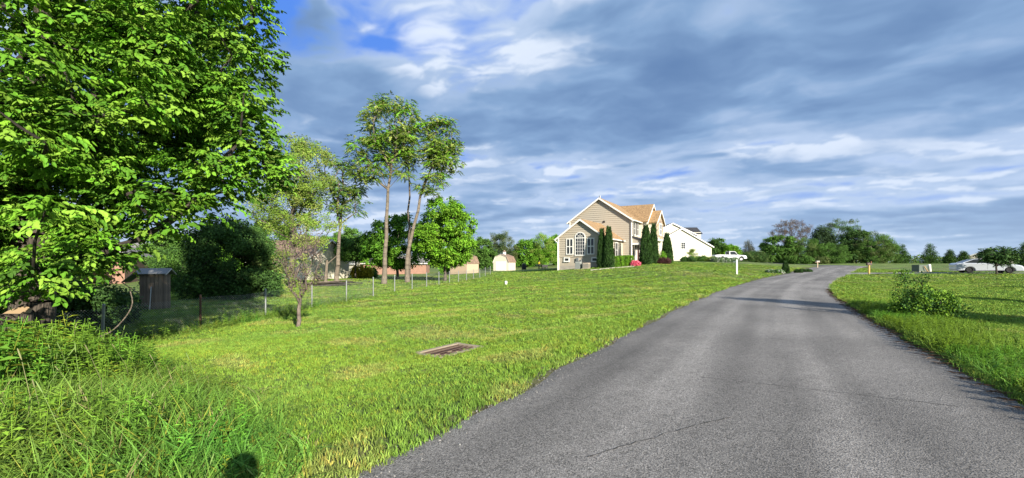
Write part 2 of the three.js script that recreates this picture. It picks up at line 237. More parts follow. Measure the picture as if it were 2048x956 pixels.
{ // gravel shed along the road's edges
  const r = rng(31), list = [];
  for (let k = 0; k < 8000; k++) { const q = RS[90 + (Math.pow(r(), 1.7) * 150 | 0)], side = r() < 0.72 ? -1 : 1, s = side * (roadHalf(q.d) - 0.02 + (r() + r() + r() - 1.6) * 0.24), x = q.x + q.td * s + (r() - .5) * .3, d = q.d - q.tx * s + (r() - .5) * .3, z = 0.003 + r() * r() * 0.007, v = 0.13 + r() * 0.17; list.push([place(x, roadH(d) + 0.012, -d, r() * 3, r() * 6, r() * 3, z * (1 + r()), z, z), lin(v, v * 0.97, v * 0.93)]); }
  stuff('gravel', new THREE.DodecahedronGeometry(1, 0), mat(1, 1, 1, 0.95), list, 'loose pale gravel scattered along the ragged road edges', 'gravel');
  const deb = [], strip = tris([-0.5, 0, 0, 0, 0.02, -0.02, 0.5, 0, 0, -0.5, 0, 0, 0.5, 0, 0, 0, 0.01, 0.03]);
  for (let k = 0; k < 2600; k++) { const q = RS[125 + (r() * 110 | 0)], s = roadHalf(q.d) - 0.02 + (r() + r() - 1) * 0.26 - 0.06, x = q.x + q.td * s, d = q.d - q.tx * s, v = 0.5 + r(); deb.push([place(x, roadH(d) + 0.022 + r() * 0.02, -d, (r() - .5) * .5, Math.atan2(q.tx, q.td) + Math.PI / 2 + (r() - .5) * 1.6, (r() - .5) * .4, 0.06 + r() * 0.16, 0.5, 0.35), lin(0.17 * v, 0.11 * v, 0.07 * v)]); }
  stuff('dead_needles', strip, mat(1, 1, 1, 0.95, { side: THREE.DoubleSide }), deb, 'brown dead stalks and needles littering the road edge below the weeds', 'litter');
}
// ---------- grass ----------
function bladesGeo(seed, n, spread, hgt, w, bend) {
  const r = rng(seed), p = [];
  for (let k = 0; k < n; k++) {
    const a = r() * 6.283, R = spread * Math.sqrt(r()), bx0 = Math.cos(a) * R, bz0 = Math.sin(a) * R, f = r() * 6.283, h = hgt * (0.55 + 0.6 * r()), ww = w * (0.7 + 0.6 * r()), t = r() * 6.283, b = bend * h * (0.3 + r()), cx = Math.cos(f) * ww, cz = Math.sin(f) * ww, lx = Math.cos(t) * b, lz = Math.sin(t) * b;
    const P = (u, s, wd) => [bx0 + lx * u * u + s * cx * wd, h * u * (1 - 0.25 * bend * u * u), bz0 + lz * u * u + s * cz * wd];
    const a0 = P(0, -1, 0.8), a1 = P(0, 1, 0.8), b0 = P(0.55, -1, 0.75), b1 = P(0.55, 1, 0.75), c0 = P(1, 0, 0); p.push(...a0, ...a1, ...b1, ...a0, ...b1, ...b0, ...b0, ...b1, ...c0);
  }
  return tris(p);
}
{
  const r = rng(12), c = [0, 0, 0], short = [[], [], []];
  const bands = [[1.8, 6, 430, 1], [6, 12, 330, 1.15], [12, 20, 150, 1.7], [20, 35, 62, 2.6], [35, 62, 20, 4.2]];
  for (const [d0, d1, den, sc] of bands) {
    const n = (d1 - d0) * 1.27 * (d0 + d1) * den | 0;
    for (let k = 0; k < n; k++) {
      const d = Math.sqrt(lerp(d0 * d0, d1 * d1, r())), x = (r() * 2 - 1) * (1.27 * d + 0.6); if (!mown(x, d)) continue; if (x < -26 || x > 52) continue;
      const t = rough(x, d); if (t > 0.5 && r() < 0.6) continue; const [ga, gb] = grateUV(x, d); if (Math.max(Math.abs(ga) - GRATE.a, Math.abs(gb) - GRATE.b) < 0.07) continue;
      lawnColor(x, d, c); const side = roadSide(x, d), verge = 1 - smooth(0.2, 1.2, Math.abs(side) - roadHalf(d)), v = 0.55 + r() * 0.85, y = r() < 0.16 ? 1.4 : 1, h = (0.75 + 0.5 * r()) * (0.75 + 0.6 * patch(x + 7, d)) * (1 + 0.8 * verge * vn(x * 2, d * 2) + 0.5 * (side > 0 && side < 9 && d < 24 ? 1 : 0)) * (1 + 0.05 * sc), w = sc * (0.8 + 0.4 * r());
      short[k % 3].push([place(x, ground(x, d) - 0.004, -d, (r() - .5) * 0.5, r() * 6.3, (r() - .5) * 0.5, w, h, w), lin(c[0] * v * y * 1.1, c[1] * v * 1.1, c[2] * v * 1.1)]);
    }
  }
  const m = leafMat();
  for (let k = 0; k < 3; k++) stuff('lawn_grass', bladesGeo(40 + k, 9, 0.055, 0.058, 0.0044, 0.8), m, short[k], ['short mown lawn grass', 'paler blades of the mown lawn', 'clover-flecked tufts of the mown lawn'][k], 'grass');
  // rough: tall arching grass and leafy weeds
  const tall = [[], [], []], weeds = [[], []];
  for (let k = 0; k < 70000; k++) {
    const d = Math.sqrt(lerp(2, 560, Math.pow(r(), 1.35))), x = -(r() * 1.3) * d - 0.6 + (d > 9 ? 1.5 : 0); const t = rough(x, d); if (r() > t * 1.3 || !mown(x, d)) continue; if (x < -24 || Math.hypot(x, d) < 1.5) continue;
    const p = fbm(x * 0.5 + 3, d * 0.5 + 8, 3), q = fbm(x * 0.9 + 23, d * 0.9 + 1, 3), h = (0.13 + 0.30 * t) * (0.35 + 1.2 * p) * (0.6 + 0.8 * r()) / 0.40, v = 0.5 + 0.8 * r(), y = r() < 0.07 ? 1.9 : lerp(0.65, 1.65, q);
    const kind = q > 0.56 ? 2 : k % 2; tall[kind].push([place(x, ground(x, d) - 0.01, -d, (r() - .5) * .35, r() * 6.3, (r() - .5) * .35, 0.85 + 0.4 * r(), h, 0.85 + 0.4 * r()), r() < 0.025 ? lin(0.27, 0.24, 0.11) : lin(0.118 * v * y, 0.25 * v, 0.036 * v)]);
    if (k % 3 === 0 && t > 0.25 && fbm(x * 0.6 + 70, d * 0.6, 3) > (x < -4 ? 0.36 : 0.42)) { const s = (0.4 + 0.7 * r()) * (0.5 + 0.5 * t) * (x < -5 ? 1.3 : 0.85) * (0.35 + 1.3 * fbm(x * 0.9 + 11, d * 0.9 + 60, 3)); weeds[(k / 3 | 0) % 2].push([place(x, ground(x, d) - 0.01, -d, (r() - .5) * .4, r() * 6.3, (r() - .5) * .4, s), lin(0.125 * v * y, 0.29 * v, 0.028 * v)]); }
  }
  { const heads = [], rs = rng(67); for (let k = 0; k < 2600; k++) { const d = Math.sqrt(lerp(5, 300, rs())), x = -0.6 - rs() * 1.25 * d, t = rough(x, d); if (t < 0.25 || x < -22 || rs() > 0.35) continue; const v = 0.7 + 0.6 * rs(), s = 0.75 + 0.6 * rs(); heads.push([place(x, ground(x, d) - 0.01, -d, (rs() - .5) * .5, rs() * 6.3, (rs() - .5) * .5, s * (0.6 + 0.4 * t)), rs() < 0.4 ? lin(0.24 * v, 0.24 * v, 0.11 * v) : lin(0.15 * v, 0.23 * v, 0.06 * v)]); }
    const st = [rod(new THREE.Vector3(), new THREE.Vector3(0.05, 0.4, 0), 0.0028, 0.002, 4), rod(new THREE.Vector3(0.05, 0.4, 0), new THREE.Vector3(0.13, 0.6, 0.01), 0.002, 0.0016, 4), new THREE.SphereGeometry(1, 6, 5).scale(0.0045, 0.042, 0.0045).rotateZ(-0.45).translate(0.15, 0.645, 0.01)]; stuff('seed_grass', merge(st), m, heads, 'thin flowering grass stalks with pale seed heads above the bank', 'grass'); }
  const rr = rng(66);
  for (let k = 0; k < 9000; k++) { // right-hand verge
    const i = 130 + (Math.pow(rr(), 1.2) * 115 | 0), q = RS[i], s = roadHalf(q.d) + 0.06 + rr() * rr() * 3.2, x = q.x + q.td * s, d = q.d - q.tx * s; if (d < 2 || d > 24 || x > 1.3 * d + 2) continue; const n = fbm(x * 0.5 + 44, d * 0.5 + 2, 3), v = 0.7 + 0.6 * rr();
    const tallEnough = smooth(22, 11, d) * smooth(3.4, 0.6, s - roadHalf(q.d)); if (rr() > tallEnough) continue; const y = n > 0.5 ? 1.25 : 0.9;
    if (k % 4 === 0) tall[k % 2].push([place(x, ground(x, d) - 0.01, -d, (rr() - .5) * .4, rr() * 6.3, (rr() - .5) * .4, 0.9, (0.12 + 0.22 * tallEnough * (0.4 + n)) / 0.4, 0.9), lin(0.11 * v * y, 0.23 * v, 0.03 * v)]);
    else weeds[k % 2].push([place(x, ground(x, d) - 0.01, -d, (rr() - .5) * .3, rr() * 6.3, (rr() - .5) * .3, (0.22 + 0.42 * n) * (0.5 + 0.5 * tallEnough)), lin(0.15 * v * y, 0.30 * v, 0.022 * v)]);
  }
  const names = ['tall arching grass of the unmown bank beside the road', 'long upright grass of the unmown bank', 'broad coarse blades of unmown grass'];
  for (let k = 0; k < 3; k++) stuff('tall_grass', bladesGeo(70 + k, 6, 0.08, 0.42, k === 2 ? 0.0095 : 0.0056, k === 1 ? 0.55 : 1.1), m, tall[k], names[k], 'grass');
  for (let k = 0; k < 2; k++) { const p = [], w = rng(90 + k), n = 20; // leafy weed: a stem with lance leaves
    for (let j = 0; j < n; j++) { const y = 0.06 + 0.5 * j / n, a = j * 2.4 + w(), L = 0.13 * (1 - 0.55 * j / n) * (0.7 + 0.6 * w()), wd = L * (k ? 0.26 : 0.16), cx = Math.cos(a), cz = Math.sin(a), up = 0.3 + 0.4 * w(); const P = (u, s) => [cx * L * u - cz * s * wd, y + L * up * u * (1.2 - u), cz * L * u + cx * s * wd]; const o = P(0, 0), t = P(1, 0), l = P(0.45, -1), m1 = P(0.45, 1), e = P(0.45, 0); e[1] -= 0.01; p.push(...o, ...e, ...l, ...l, ...e, ...t, ...o, ...m1, ...e, ...e, ...m1, ...t); }
    const stem = rod(new THREE.Vector3(), new THREE.Vector3(0.02, 0.56, 0.01), 0.005, 0.002, 4); stuff('weeds', merge([tris(p), stem]), m, weeds[k], ['leafy weeds with narrow leaves among the tall grass', 'leafy weeds with broad leaves among the tall grass'][k], 'weeds'); }
}
// ---------- trees ----------
const RM = (() => { const bark = texture(256, (i, j) => { const v = 0.5 + 0.55 * (tn(i / 6, j / 32, 8) - 0.5) + 0.5 * (tn(i / 3, j / 16, 16) - 0.5); return [v, v, v]; }); const b = (r, g, bl) => new THREE.MeshStandardMaterial({ color: lin(r, g, bl).multiplyScalar(1.7), map: bark, bumpMap: bark, bumpScale: 0.03, roughness: 0.95 }); return { grey: b(0.16, 0.13, 0.105), tan: b(0.23, 0.19, 0.145), dark: b(0.085, 0.07, 0.055), pale: b(0.3, 0.24, 0.2) }; })();
function leafQuad(p, o, dir, side, L, w, fold, curl) { // a pointed leaf folded on its midrib
  const up = new THREE.Vector3().crossVectors(side, dir).normalize(), P = (u, s, z) => o.clone().addScaledVector(dir, L * u).addScaledVector(side, s * w).addScaledVector(up, z);
  const zf = -fold * w * 0.6, a = P(0, 0, 0), t = P(1, 0, -curl * L), m = P(0.26, 0, zf - curl * L * 0.07), m2 = P(0.62, 0, zf * 0.8 - curl * L * 0.4), l = P(0.22, -0.86, 0), r = P(0.22, 0.86, 0), l2 = P(0.56, -0.8, -curl * L * 0.33), r2 = P(0.56, 0.8, -curl * L * 0.33);
  for (const [x, y, z] of [[a, m, l], [l, m, m2], [l, m2, l2], [l2, m2, t], [a, r, m], [m, r, m2], [r, r2, m2], [m2, r2, t]]) p.push(x.x, x.y, x.z, y.x, y.y, y.z, z.x, z.y, z.z);
}
function sprayGeo(seed, n, len, leaf, wide, droop) { // leaves to both sides of a twig, lying flat
  const r = rng(seed), p = []; const v = (x, y, z) => new THREE.Vector3(x, y, z);
  for (let k = 0; k < n; k++) { const u = (k + 0.4 * r()) / n, s = k % 2 ? 1 : -1, a = s * (0.5 + 0.7 * r()) * (k === n - 1 ? 0.1 : 1), o = v(len * u, -droop * len * u * u + (r() - .5) * 0.04, (r() - .5) * 0.06), dir = v(Math.cos(a), -0.25 - 0.5 * r(), Math.sin(a)).normalize(), side = v(-Math.sin(a), (r() - .5) * 0.9, Math.cos(a)).normalize(); leafQuad(p, o, dir, side, leaf * (0.7 + 0.6 * r()), leaf * wide, 0.4, 0.15); }
  return tris(p);
}
function puffGeo(seed, n, rad, leaf, wide) { // leaves all round a point
  const r = rng(seed), p = []; const ball = () => { let v; do v = new THREE.Vector3(r() * 2 - 1, r() * 2 - 1, r() * 2 - 1); while (v.lengthSq() > 1); return v; };
  for (let k = 0; k < n; k++) { const o = ball().multiplyScalar(rad), dir = ball().add(new THREE.Vector3(0, -0.25, 0)).normalize(), side = ball().cross(dir).normalize(); side.y *= 0.5; leafQuad(p, o, dir, side, leaf * (0.7 + 0.6 * r()), leaf * wide, 0.3, 0.1); }
  return tris(p);
}
const LG = { broad: sprayGeo(1, 11, 0.42, 0.125, 0.36, 0.25), locust: sprayGeo(3, 17, 0.46, 0.10, 0.30, 0.35), puff: puffGeo(4, 16, 0.34, 0.20, 0.42), fine: puffGeo(5, 18, 0.30, 0.11, 0.4), needle: puffGeo(6, 26, 0.30, 0.22, 0.12), thuja: puffGeo(7, 24, 0.15, 0.15, 0.22), box: puffGeo(8, 22, 0.12, 0.075, 0.45) };
const leafM = leafMat(), flat = leafMat({ roughness: 0.85 });
function tree(o) {
  const r = rng(o.seed), p0 = o.pos || at(o.px, o.d), g = thing(o.name, o.label, o.category || 'tree', p0, 0, o.group), nodes = [], H = o.trunk ?? 3, lx = o.lean ? o.lean[0] : 0, lz = o.lean ? o.lean[1] : 0, TN = 9;
  for (let i = 0; i <= TN; i++) { const u = i / TN; nodes.push({ p: new THREE.Vector3(lx * u * u + (i ? (r() - .5) * 0.025 * H : 0), -0.15 + (H + 0.15) * u, lz * u * u + (i ? (r() - .5) * 0.025 * H : 0)), par: i - 1, n: 0, len: H * u, trunk: true }); }
  const atts = []; let vol = 0; const L = o.lobes.map((l) => { vol += l[3] * l[4] * l[5]; return [vol, l]; });
  for (let k = 0; k < o.N; k++) { const w = r() * vol, l = L.find((e) => e[0] >= w)[1]; let v; do v = new THREE.Vector3(r() * 2 - 1, r() * 2 - 1, r() * 2 - 1); while (v.lengthSq() > 1); v.multiplyScalar(Math.pow(v.length(), -(o.shell ?? 0.5))); v.multiplyScalar(0.86 + 0.2 * r()); atts.push(new THREE.Vector3(l[0] + v.x * l[3], Math.max(l[1] + v.y * l[4], o.floor ?? 0.3), l[2] + v.z * l[5])); }
  const axis = (a) => Math.hypot(a.x - lx * clamp(a.y / H) ** 2, a.z - lz * clamp(a.y / H) ** 2) + 0.5 * Math.max(0, a.y - H); atts.sort((a, b) => axis(a) - axis(b));
  for (const a of atts) { let best = 0, bc = 1e9; for (let i = 3; i < nodes.length; i++) { const q = nodes[i], c = q.p.distanceTo(a) + 0.12 * q.len + 0.7 * Math.max(0, q.p.y - a.y + (o.rise ?? 0.2)); if (c < bc) { bc = c; best = i; } }
    const q = nodes[best], mid = q.p.clone().lerp(a, 0.5).add(new THREE.Vector3((r() - .5), (r() - .2) * (o.arch ?? 0.6), (r() - .5)).multiplyScalar(0.16 * q.p.distanceTo(a))); nodes.push({ p: mid, par: best, n: 0, len: q.len + q.p.distanceTo(mid) }); nodes.push({ p: a, par: nodes.length - 1, n: 1, len: q.len + q.p.distanceTo(a), tip: true }); }
  for (let i = nodes.length - 1; i > 0; i--) nodes[nodes[i].par].n += nodes[i].n;
  const tot = Math.max(nodes[0].n, 1), R = (q) => (o.r ?? 0.2) * Math.pow(Math.max(q.n, 0.6) / tot, 0.46), wood = [];
  for (let i = 1; i < nodes.length; i++) { const q = nodes[i], pr = nodes[q.par]; let r0 = q.trunk ? o.r * lerp(1.0, o.taper ?? 0.55, q.par / TN) * (q.par === 0 ? 1.3 : 1) : Math.min(R(q) * 1.12, R(pr) * 1.0, o.r * 0.6), r1 = q.trunk ? o.r * lerp(1.0, o.taper ?? 0.55, i / TN) : R(q) * (q.tip ? 0.5 : 1); if (q.trunk && i > 3 && q.n < 2) { r0 *= 0.5; r1 *= 0.3; } if (pr.p.distanceTo(q.p) > 1e-3) wood.push(rod(pr.p, q.p, Math.max(r0, 0.006), Math.max(r1, 0.004), q.trunk && o.r > 0.15 ? 10 : 5, false)); }
  const wg = merge(wood); { const a = wg.attributes.position, u = wg.attributes.uv; for (let i = 0; i < a.count; i++) u.setXY(i, u.getX(i) * 2, a.getY(i) * 0.6); }
  part('trunk', wg, o.bark || RM.grey, g);
  const list = [], cols = o.colors;
  for (const q of nodes) if (q.tip || (o.along && !q.trunk && r() < 0.7)) { const m = o.M * (o.gaps && r() < o.gaps ? 0.15 : 0.6 + 0.8 * r()) * (q.tip ? 1 : 0.5); const tone = r(), vary = 0.8 + 0.4 * r();
    for (let k = 0; k < m; k++) { let v; do v = new THREE.Vector3(r() * 2 - 1, r() * 2 - 1, r() * 2 - 1); while (v.lengthSq() > 1); const x = q.p.x + v.x * o.rho, y = Math.max(q.p.y + v.y * o.rho * (o.flat ?? 0.6), (o.floor ?? 0.3) * 0.4), z = q.p.z + v.z * o.rho, c = cols[(tone * 0.6 + r() * 0.4) * cols.length | 0], t = vary * (0.7 + 0.6 * r()), s = o.leaf * (0.6 + 0.75 * r());
      list.push([place(x, y, z, (r() - .5) * (o.tilt ?? 1), Math.atan2(-v.z, v.x) + (r() - .5) * 2, (r() - .5) * (o.tilt ?? 1), s), lin(c[0] * t, c[1] * t, c[2] * t)]); } }
  stuff('crown', LG[o.geo], o.mat || leafM, list, null, null, g);
  return g;
}
const G = { bright: [[0.115, 0.28, 0.016], [0.145, 0.31, 0.02], [0.095, 0.235, 0.015], [0.19, 0.34, 0.03]], maple: [[0.09, 0.235, 0.02], [0.12, 0.27, 0.022], [0.075, 0.19, 0.018]], dark: [[0.046, 0.105, 0.024], [0.06, 0.13, 0.028], [0.035, 0.08, 0.02]], pine: [[0.04, 0.075, 0.03], [0.05, 0.09, 0.035]], yellow: [[0.18, 0.27, 0.04], [0.14, 0.235, 0.032], [0.22, 0.27, 0.06]], mid: [[0.07, 0.155, 0.025], [0.085, 0.18, 0.028], [0.06, 0.13, 0.022]], olive: [[0.12, 0.155, 0.045], [0.10, 0.14, 0.04]], bronze: [[0.16, 0.115, 0.10], [0.13, 0.10, 0.085], [0.12, 0.11, 0.07]] };
// ---------- house building helpers ----------
const shingle = (() => { const r = rng(14), t = []; for (let j = 0; j < 32; j++) { t.push([]); for (let i = 0; i < 32; i++) t[j].push(r()); } return texture(256, (i, j) => { const row = j >> 3, k = ((i + (row % 2) * 4) >> 3) & 31, v = 0.62 + 0.42 * (t[row][k] - 0.5) + 0.12 * (r() - 0.5) - (j % 8 === 0 ? 0.22 : 0); return [v, v, v]; }, 0.25); })();
const roofM = (r, g, b) => new THREE.MeshStandardMaterial({ color: lin(r, g, b).multiplyScalar(1.55), map: shingle, roughness: 0.95 });
const M = { white: mat(0.78, 0.77, 0.73, 0.55), glass: mat(0.03, 0.035, 0.04, 0.06), siding: mat(0.42, 0.37, 0.295, 0.6), cream: mat(0.62, 0.56, 0.45, 0.6), roof: roofM(0.34, 0.215, 0.105), darkRoof: roofM(0.035, 0.037, 0.045), greyRoof: roofM(0.2, 0.19, 0.18), brownRoof: roofM(0.25, 0.17, 0.12), shutter: mat(0.035, 0.025, 0.022, 0.6), red: mat(0.16, 0.03, 0.03, 0.6), door: mat(0.08, 0.03, 0.03, 0.5), black: mat(0.012, 0.012, 0.013, 0.6), metal: mat(0.35, 0.36, 0.36, 0.45, { metalness: 0.7 }), tan: mat(0.5, 0.38, 0.27, 0.75), whiteSiding: mat(0.66, 0.62, 0.50, 0.6), yellow: mat(0.6, 0.5, 0.1, 0.8) };  // on the beige house, cream is the siding with sunlight put into its colour
{ const c = texture(256, (i, j) => { const v = 0.72 + 0.22 * (tn(i / 16, j / 16, 16) - 0.5) + 0.1 * (tn(i / 3.2, j / 3.2, 80) - 0.5); return [v, v, v]; }); M.concrete = new THREE.MeshStandardMaterial({ color: lin(0.46, 0.42, 0.36), map: c, roughness: 0.9 });
  const w = texture(256, (i, j) => { const v = 0.55 + 0.7 * (tn(i / 2, j / 64, 4 * 32) - 0.5) + 0.5 * (tn(i / 8, j / 32, 8) - 0.5); return [v, v * 0.97, v * 0.94]; }); M.oldWood = new THREE.MeshStandardMaterial({ color: lin(0.36, 0.28, 0.21), map: w, bumpMap: w, bumpScale: 0.01, roughness: 0.95 });
  const rb1 = rng(4), br = texture(256, (i, j) => { const row = j >> 3, u = (i + (row % 2) * 8) % 256, m = j % 8 < 1 || u % 16 < 1, v = 0.8 + 0.3 * (HASH[(row * 37 + (u >> 4) * 11) & 65535] - 0.5) + 0.08 * (rb1() - .5); return m ? [0.75, 0.62, 0.55] : [v, v * 0.62, v * 0.5]; }, 0.6); M.brick = new THREE.MeshStandardMaterial({ color: lin(0.40, 0.35, 0.31), map: br, roughness: 0.9 }); }
function lapWall(y0, y1, xl, xr, z, e = 0.27) { // overlapping boards: each leans out at its foot
  const p = [], u = [], q = (a, b, c, d) => { for (const v of [a, b, c, a, c, d]) { p.push(...v); u.push(v[0], v[1]); } };
  for (let y = y0; y < y1 - 1e-3; y += e) { const t = Math.min(y + e, y1), a = xl(y), b = xr(y), c = xl(t), d = xr(t); q([a, y, z + 0.05], [b, y, z + 0.05], [d, t, z + 0.004], [c, t, z + 0.004]); q([a, y, z], [b, y, z], [b, y, z + 0.05], [a, y, z + 0.05]); }
  return tris(p, u);
}
const turned = (g, m) => g.applyMatrix4(m);
const face = (o, deg) => new THREE.Matrix4().makeTranslation(o[0], o[1], o[2]).multiply(new THREE.Matrix4().makeRotationY(deg * Math.PI / 180)); // x along the wall, y up, z out of it
function windowUnit(parent, m4, x, y, w, h, o = {}) {
  const g = new THREE.Group(); g.name = 'window'; g.applyMatrix4(m4.clone().multiply(new THREE.Matrix4().makeTranslation(x, y, 0))); parent.add(g); const f = o.f ?? 0.09, t = 0.09, bars = [bx(w + 2 * f, f, t, 0, h / 2 + f / 2, t / 2), bx(w + 2 * f, f * 1.2, t * 1.4, 0, -h / 2 - f * 0.6, t * 0.7), bx(f, h, t, -w / 2 - f / 2, 0, t / 2), bx(f, h, t, w / 2 + f / 2, 0, t / 2)];
  const cols = o.cols ?? 1, rows = o.rows ?? 2, b = o.bar ?? 0.045; for (let i = 1; i < cols; i++) bars.push(bx(b, h, 0.05, -w / 2 + w * i / cols, 0, 0.062)); for (let i = 1; i < rows; i++) bars.push(bx(w, b, 0.044, 0, -h / 2 + h * i / rows, 0.061));
  part('frame', bars, o.frame || M.white, g); part('pane', bx(w, h, 0.03, 0, 0, 0.045), M.glass, g);
  if (o.shutter) for (const s of [-1, 1]) { const sg = [bx(o.sw ?? 0.34, h + 0.1, 0.04, 0, 0, 0)]; for (let k = 0; k < 9; k++) sg.push(bx((o.sw ?? 0.34) - 0.08, 0.05, 0.02, 0, -h / 2 + 0.1 + k * (h - 0.1) / 9, 0.03)); const sh = part('shutter', sg, o.shutter, g); sh.position.set(s * (w / 2 + f + (o.sw ?? 0.34) / 2 + 0.01), 0, 0.05); }
  return g;
}
const P3 = (x, y, z) => new THREE.Vector3(x, y, z);
function gableRoof(parent, a0, a1, ay, peak, z0, z1, m, over = 0.35, t = 0.14, trim = M.white) { // ridge along z, eaves at a0 and a1 (height ay)
  const mid = (a0 + a1) / 2, sl = (peak - ay) / (mid - a0), e0 = a0 - over, e1 = a1 + over, ye = ay - over * sl, f = z1 + over, k = z0;
  const roof = part('roof', [slab([P3(e0, ye, k), P3(e0, ye, f), P3(mid, peak, f), P3(mid, peak, k)], t), slab([P3(mid, peak + 0.002, k), P3(mid, peak + 0.002, f), P3(e1, ye, f), P3(e1, ye, k)], t)], m, parent);
  const rk = 0.24, zz = f + 0.012; part('rake_board', [poly([[e0, ye - 0.02], [mid, peak - 0.02], [mid, peak - rk - 0.02], [e0, ye - rk]], 0.05).translate(0, 0, zz), poly([[mid, peak - 0.02], [e1, ye - 0.02], [e1, ye - rk], [mid, peak - rk - 0.02]], 0.05).translate(0, 0, zz)], trim, parent);
  for (const x of [e0 - 0.05, e1 + 0.05]) part('gutter', bx(0.1, 0.12, f - k, x, ye - 0.09, (f + k) / 2), trim, parent); return roof;
}
{ // ---------- the beige two-storey house ----------
  const h = thing('beige_house', 'beige two-storey house with tan shingle roof, stone-faced gable and arched side window', 'house', V3(15.44, 0, 55.5), -Math.PI / 6); const id = new THREE.Matrix4();
  part('foundation', [bx(5.72, 2.5, 7.3, -4.1, 1.02, 3.68), bx(8.4, 1.9, 13.4, -4.25, 0.75, -6.75), bx(1.5, 1.3, 5.3, 0.7, 0.8, -8.4)], M.concrete, h);
  const core = (x0, x1, y1, z0, z1, pk) => { const m = (x0 + x1) / 2; return poly([[x0, 1.2], [x1, 1.2], [x1, y1], [m, pk], [x0, y1]], z1 - z0).translate(0, 0, (z0 + z1) / 2); };
  part('wall', [core(-8.5, 0, 7.2, -13.5, -0.02, 10.05), core(-7, -1.2, 4.55, 0, 7.34, 6.6).translate(0, 0.001, 0)], M.siding, h);
  const sl = (10.05 - 7.2) / 4.25; part('siding', [lapWall(1.75, 10.0, (y) => -8.5 + Math.max(0, (y - 7.2) / sl), (y) => -Math.max(0, (y - 7.2) / sl), 0), lapWall(2.27, 6.55, (y) => -7 + Math.max(0, (y - 4.55) / 0.707), (y) => -1.2 - Math.max(0, (y - 4.55) / 0.707), 7.36)], M.siding, h);
  const R = face([-1.2, 0, 7.36], 90), F = face([0, 0, 0], 90); // right side of the wing; front: paler siding, stronger sun put into its colour
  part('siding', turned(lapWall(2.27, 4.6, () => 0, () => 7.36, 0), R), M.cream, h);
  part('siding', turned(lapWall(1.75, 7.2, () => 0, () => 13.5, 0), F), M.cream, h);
  gableRoof(h, -8.5, 0, 7.36, 10.3, -13.8, 0, M.roof); gableRoof(h, -7, -1.2, 4.72, 6.82, -0.1, 7.36, M.roof);
  for (const q of [[5.6, 0, 4.6, 0], [4.3, -7, 2.5, 7.36], [5.6, -8.5, 4.6, 0], [2.5, -1.2, 3.4, 7.36]]) part('corner_board', bx(0.15, q[0], 0.15, q[1], q[2], q[3]), M.white, h);
  part('downspout', [rod(P3(0.32, 7.0, 0.18), P3(0.02, 6.7, 0.16), 0.05), rod(P3(0.02, 6.7, 0.16), P3(0.02, 1.6, 0.16), 0.05)], M.white, h); part('downspout', [rod(P3(-7.4, 4.3, 7.5), P3(-7.06, 4.0, 7.46), 0.05), rod(P3(-7.06, 4.0, 7.46), P3(-7.06, 0.5, 7.46), 0.05)], M.white, h);
  // arched window on the wing gable
  const W = face([0, 0, 7.37], 0), aw = windowUnit(h, W, -4.18, 3.5, 1.12, 1.95, { cols: 4, rows: 5, f: 0.1, bar: 0.028 });
  { const N = 14, arc = (r0, r1, t, z) => { const s = new THREE.Shape(); s.absarc(0, 0, r1, 0, Math.PI); if (r0 > 0) { const q = new THREE.Path(); s.lineTo(-r0, 0); s.absarc(0, 0, r0, Math.PI, 0, true); } return new THREE.ExtrudeGeometry(s, { depth: t, bevelEnabled: false, curveSegments: N }).translate(0, 1.08, z); };
    const fr = [arc(0.56, 0.66, 0.09, 0)]; for (const a of [45, 90, 135]) fr.push(rod(P3(0, 1.08, 0.06), P3(0.56 * Math.cos(a * Math.PI / 180), 1.08 + 0.56 * Math.sin(a * Math.PI / 180), 0.06), 0.016, 0.016, 4)); fr.push(arc(0.27, 0.30, 0.03, 0.05)); part('arch_frame', fr, M.white, aw); part('arch_pane', arc(0, 0.56, 0.03, 0.02), M.glass, aw); }
  for (const x of [-5.5, -2.86]) windowUnit(h, W, x, 3.52, 0.72, 1.75, { cols: 2, rows: 2, bar: 0.1 });
  for (const x of [-5.9, -2.4]) windowUnit(h, W, x, 1.95, 0.5, 0.3, { rows: 1, f: 0.12 });
  windowUnit(h, R, 4.6, 3.15, 0.95, 1.75, { rows: 2, shutter: M.shutter });
  for (const b of [1.25, 3.0]) windowUnit(h, F, b, 6.05, 0.85, 1.55, { rows: 2, shutter: M.shutter, sw: 0.3 });
  windowUnit(h, F, 1.2, 3.4, 0.85, 1.6, { rows: 2, shutter: M.shutter });
  { const d = new THREE.Group(); d.name = 'door'; d.applyMatrix4(F.clone().multiply(new THREE.Matrix4().makeTranslation(3.2, 2.95, 0.05))); h.add(d); part('frame', [bx(0.12, 2.3, 0.1, -0.62, 0, 0), bx(0.12, 2.3, 0.1, 0.62, 0, 0), bx(1.36, 0.14, 0.1, 0, 1.2, 0)], M.white, d); part('leaf', bx(1.1, 2.2, 0.06), M.door, d); part('handle', new THREE.SphereGeometry(0.05, 8, 6).translate(0.42, -0.1, 0.08), M.metal, d); }
  // porch: lean-to roof with a boarded cheek, posts and floor
  part('porch_roof', slab([P3(1.75, 4.3, 0.1), P3(1.75, 4.3, -5.4), P3(0.02, 5.05, -5.4), P3(0.02, 5.05, 0.1)].reverse(), -0.12), M.darkRoof, h);
  part('porch_cheek', poly([[0.03, 4.1], [1.6, 4.1], [1.6, 4.22], [0.03, 4.9]], 0.1).translate(0, 0, -0.06), M.siding, h);
  part('porch_beam', [bx(0.14, 0.22, 5.4, 1.52, 4.1, -2.7), bx(1.5, 0.22, 0.14, 0.76, 4.0, -0.06)], M.white, h); for (const z of [-0.15, -2.6, -5.2]) part('porch_post', bx(0.13, 2.4, 0.13, 1.52, 2.85, z), M.white, h);
  part('porch_floor', bx(1.7, 0.35, 5.4, 0.86, 1.52, -2.75), M.concrete, h);
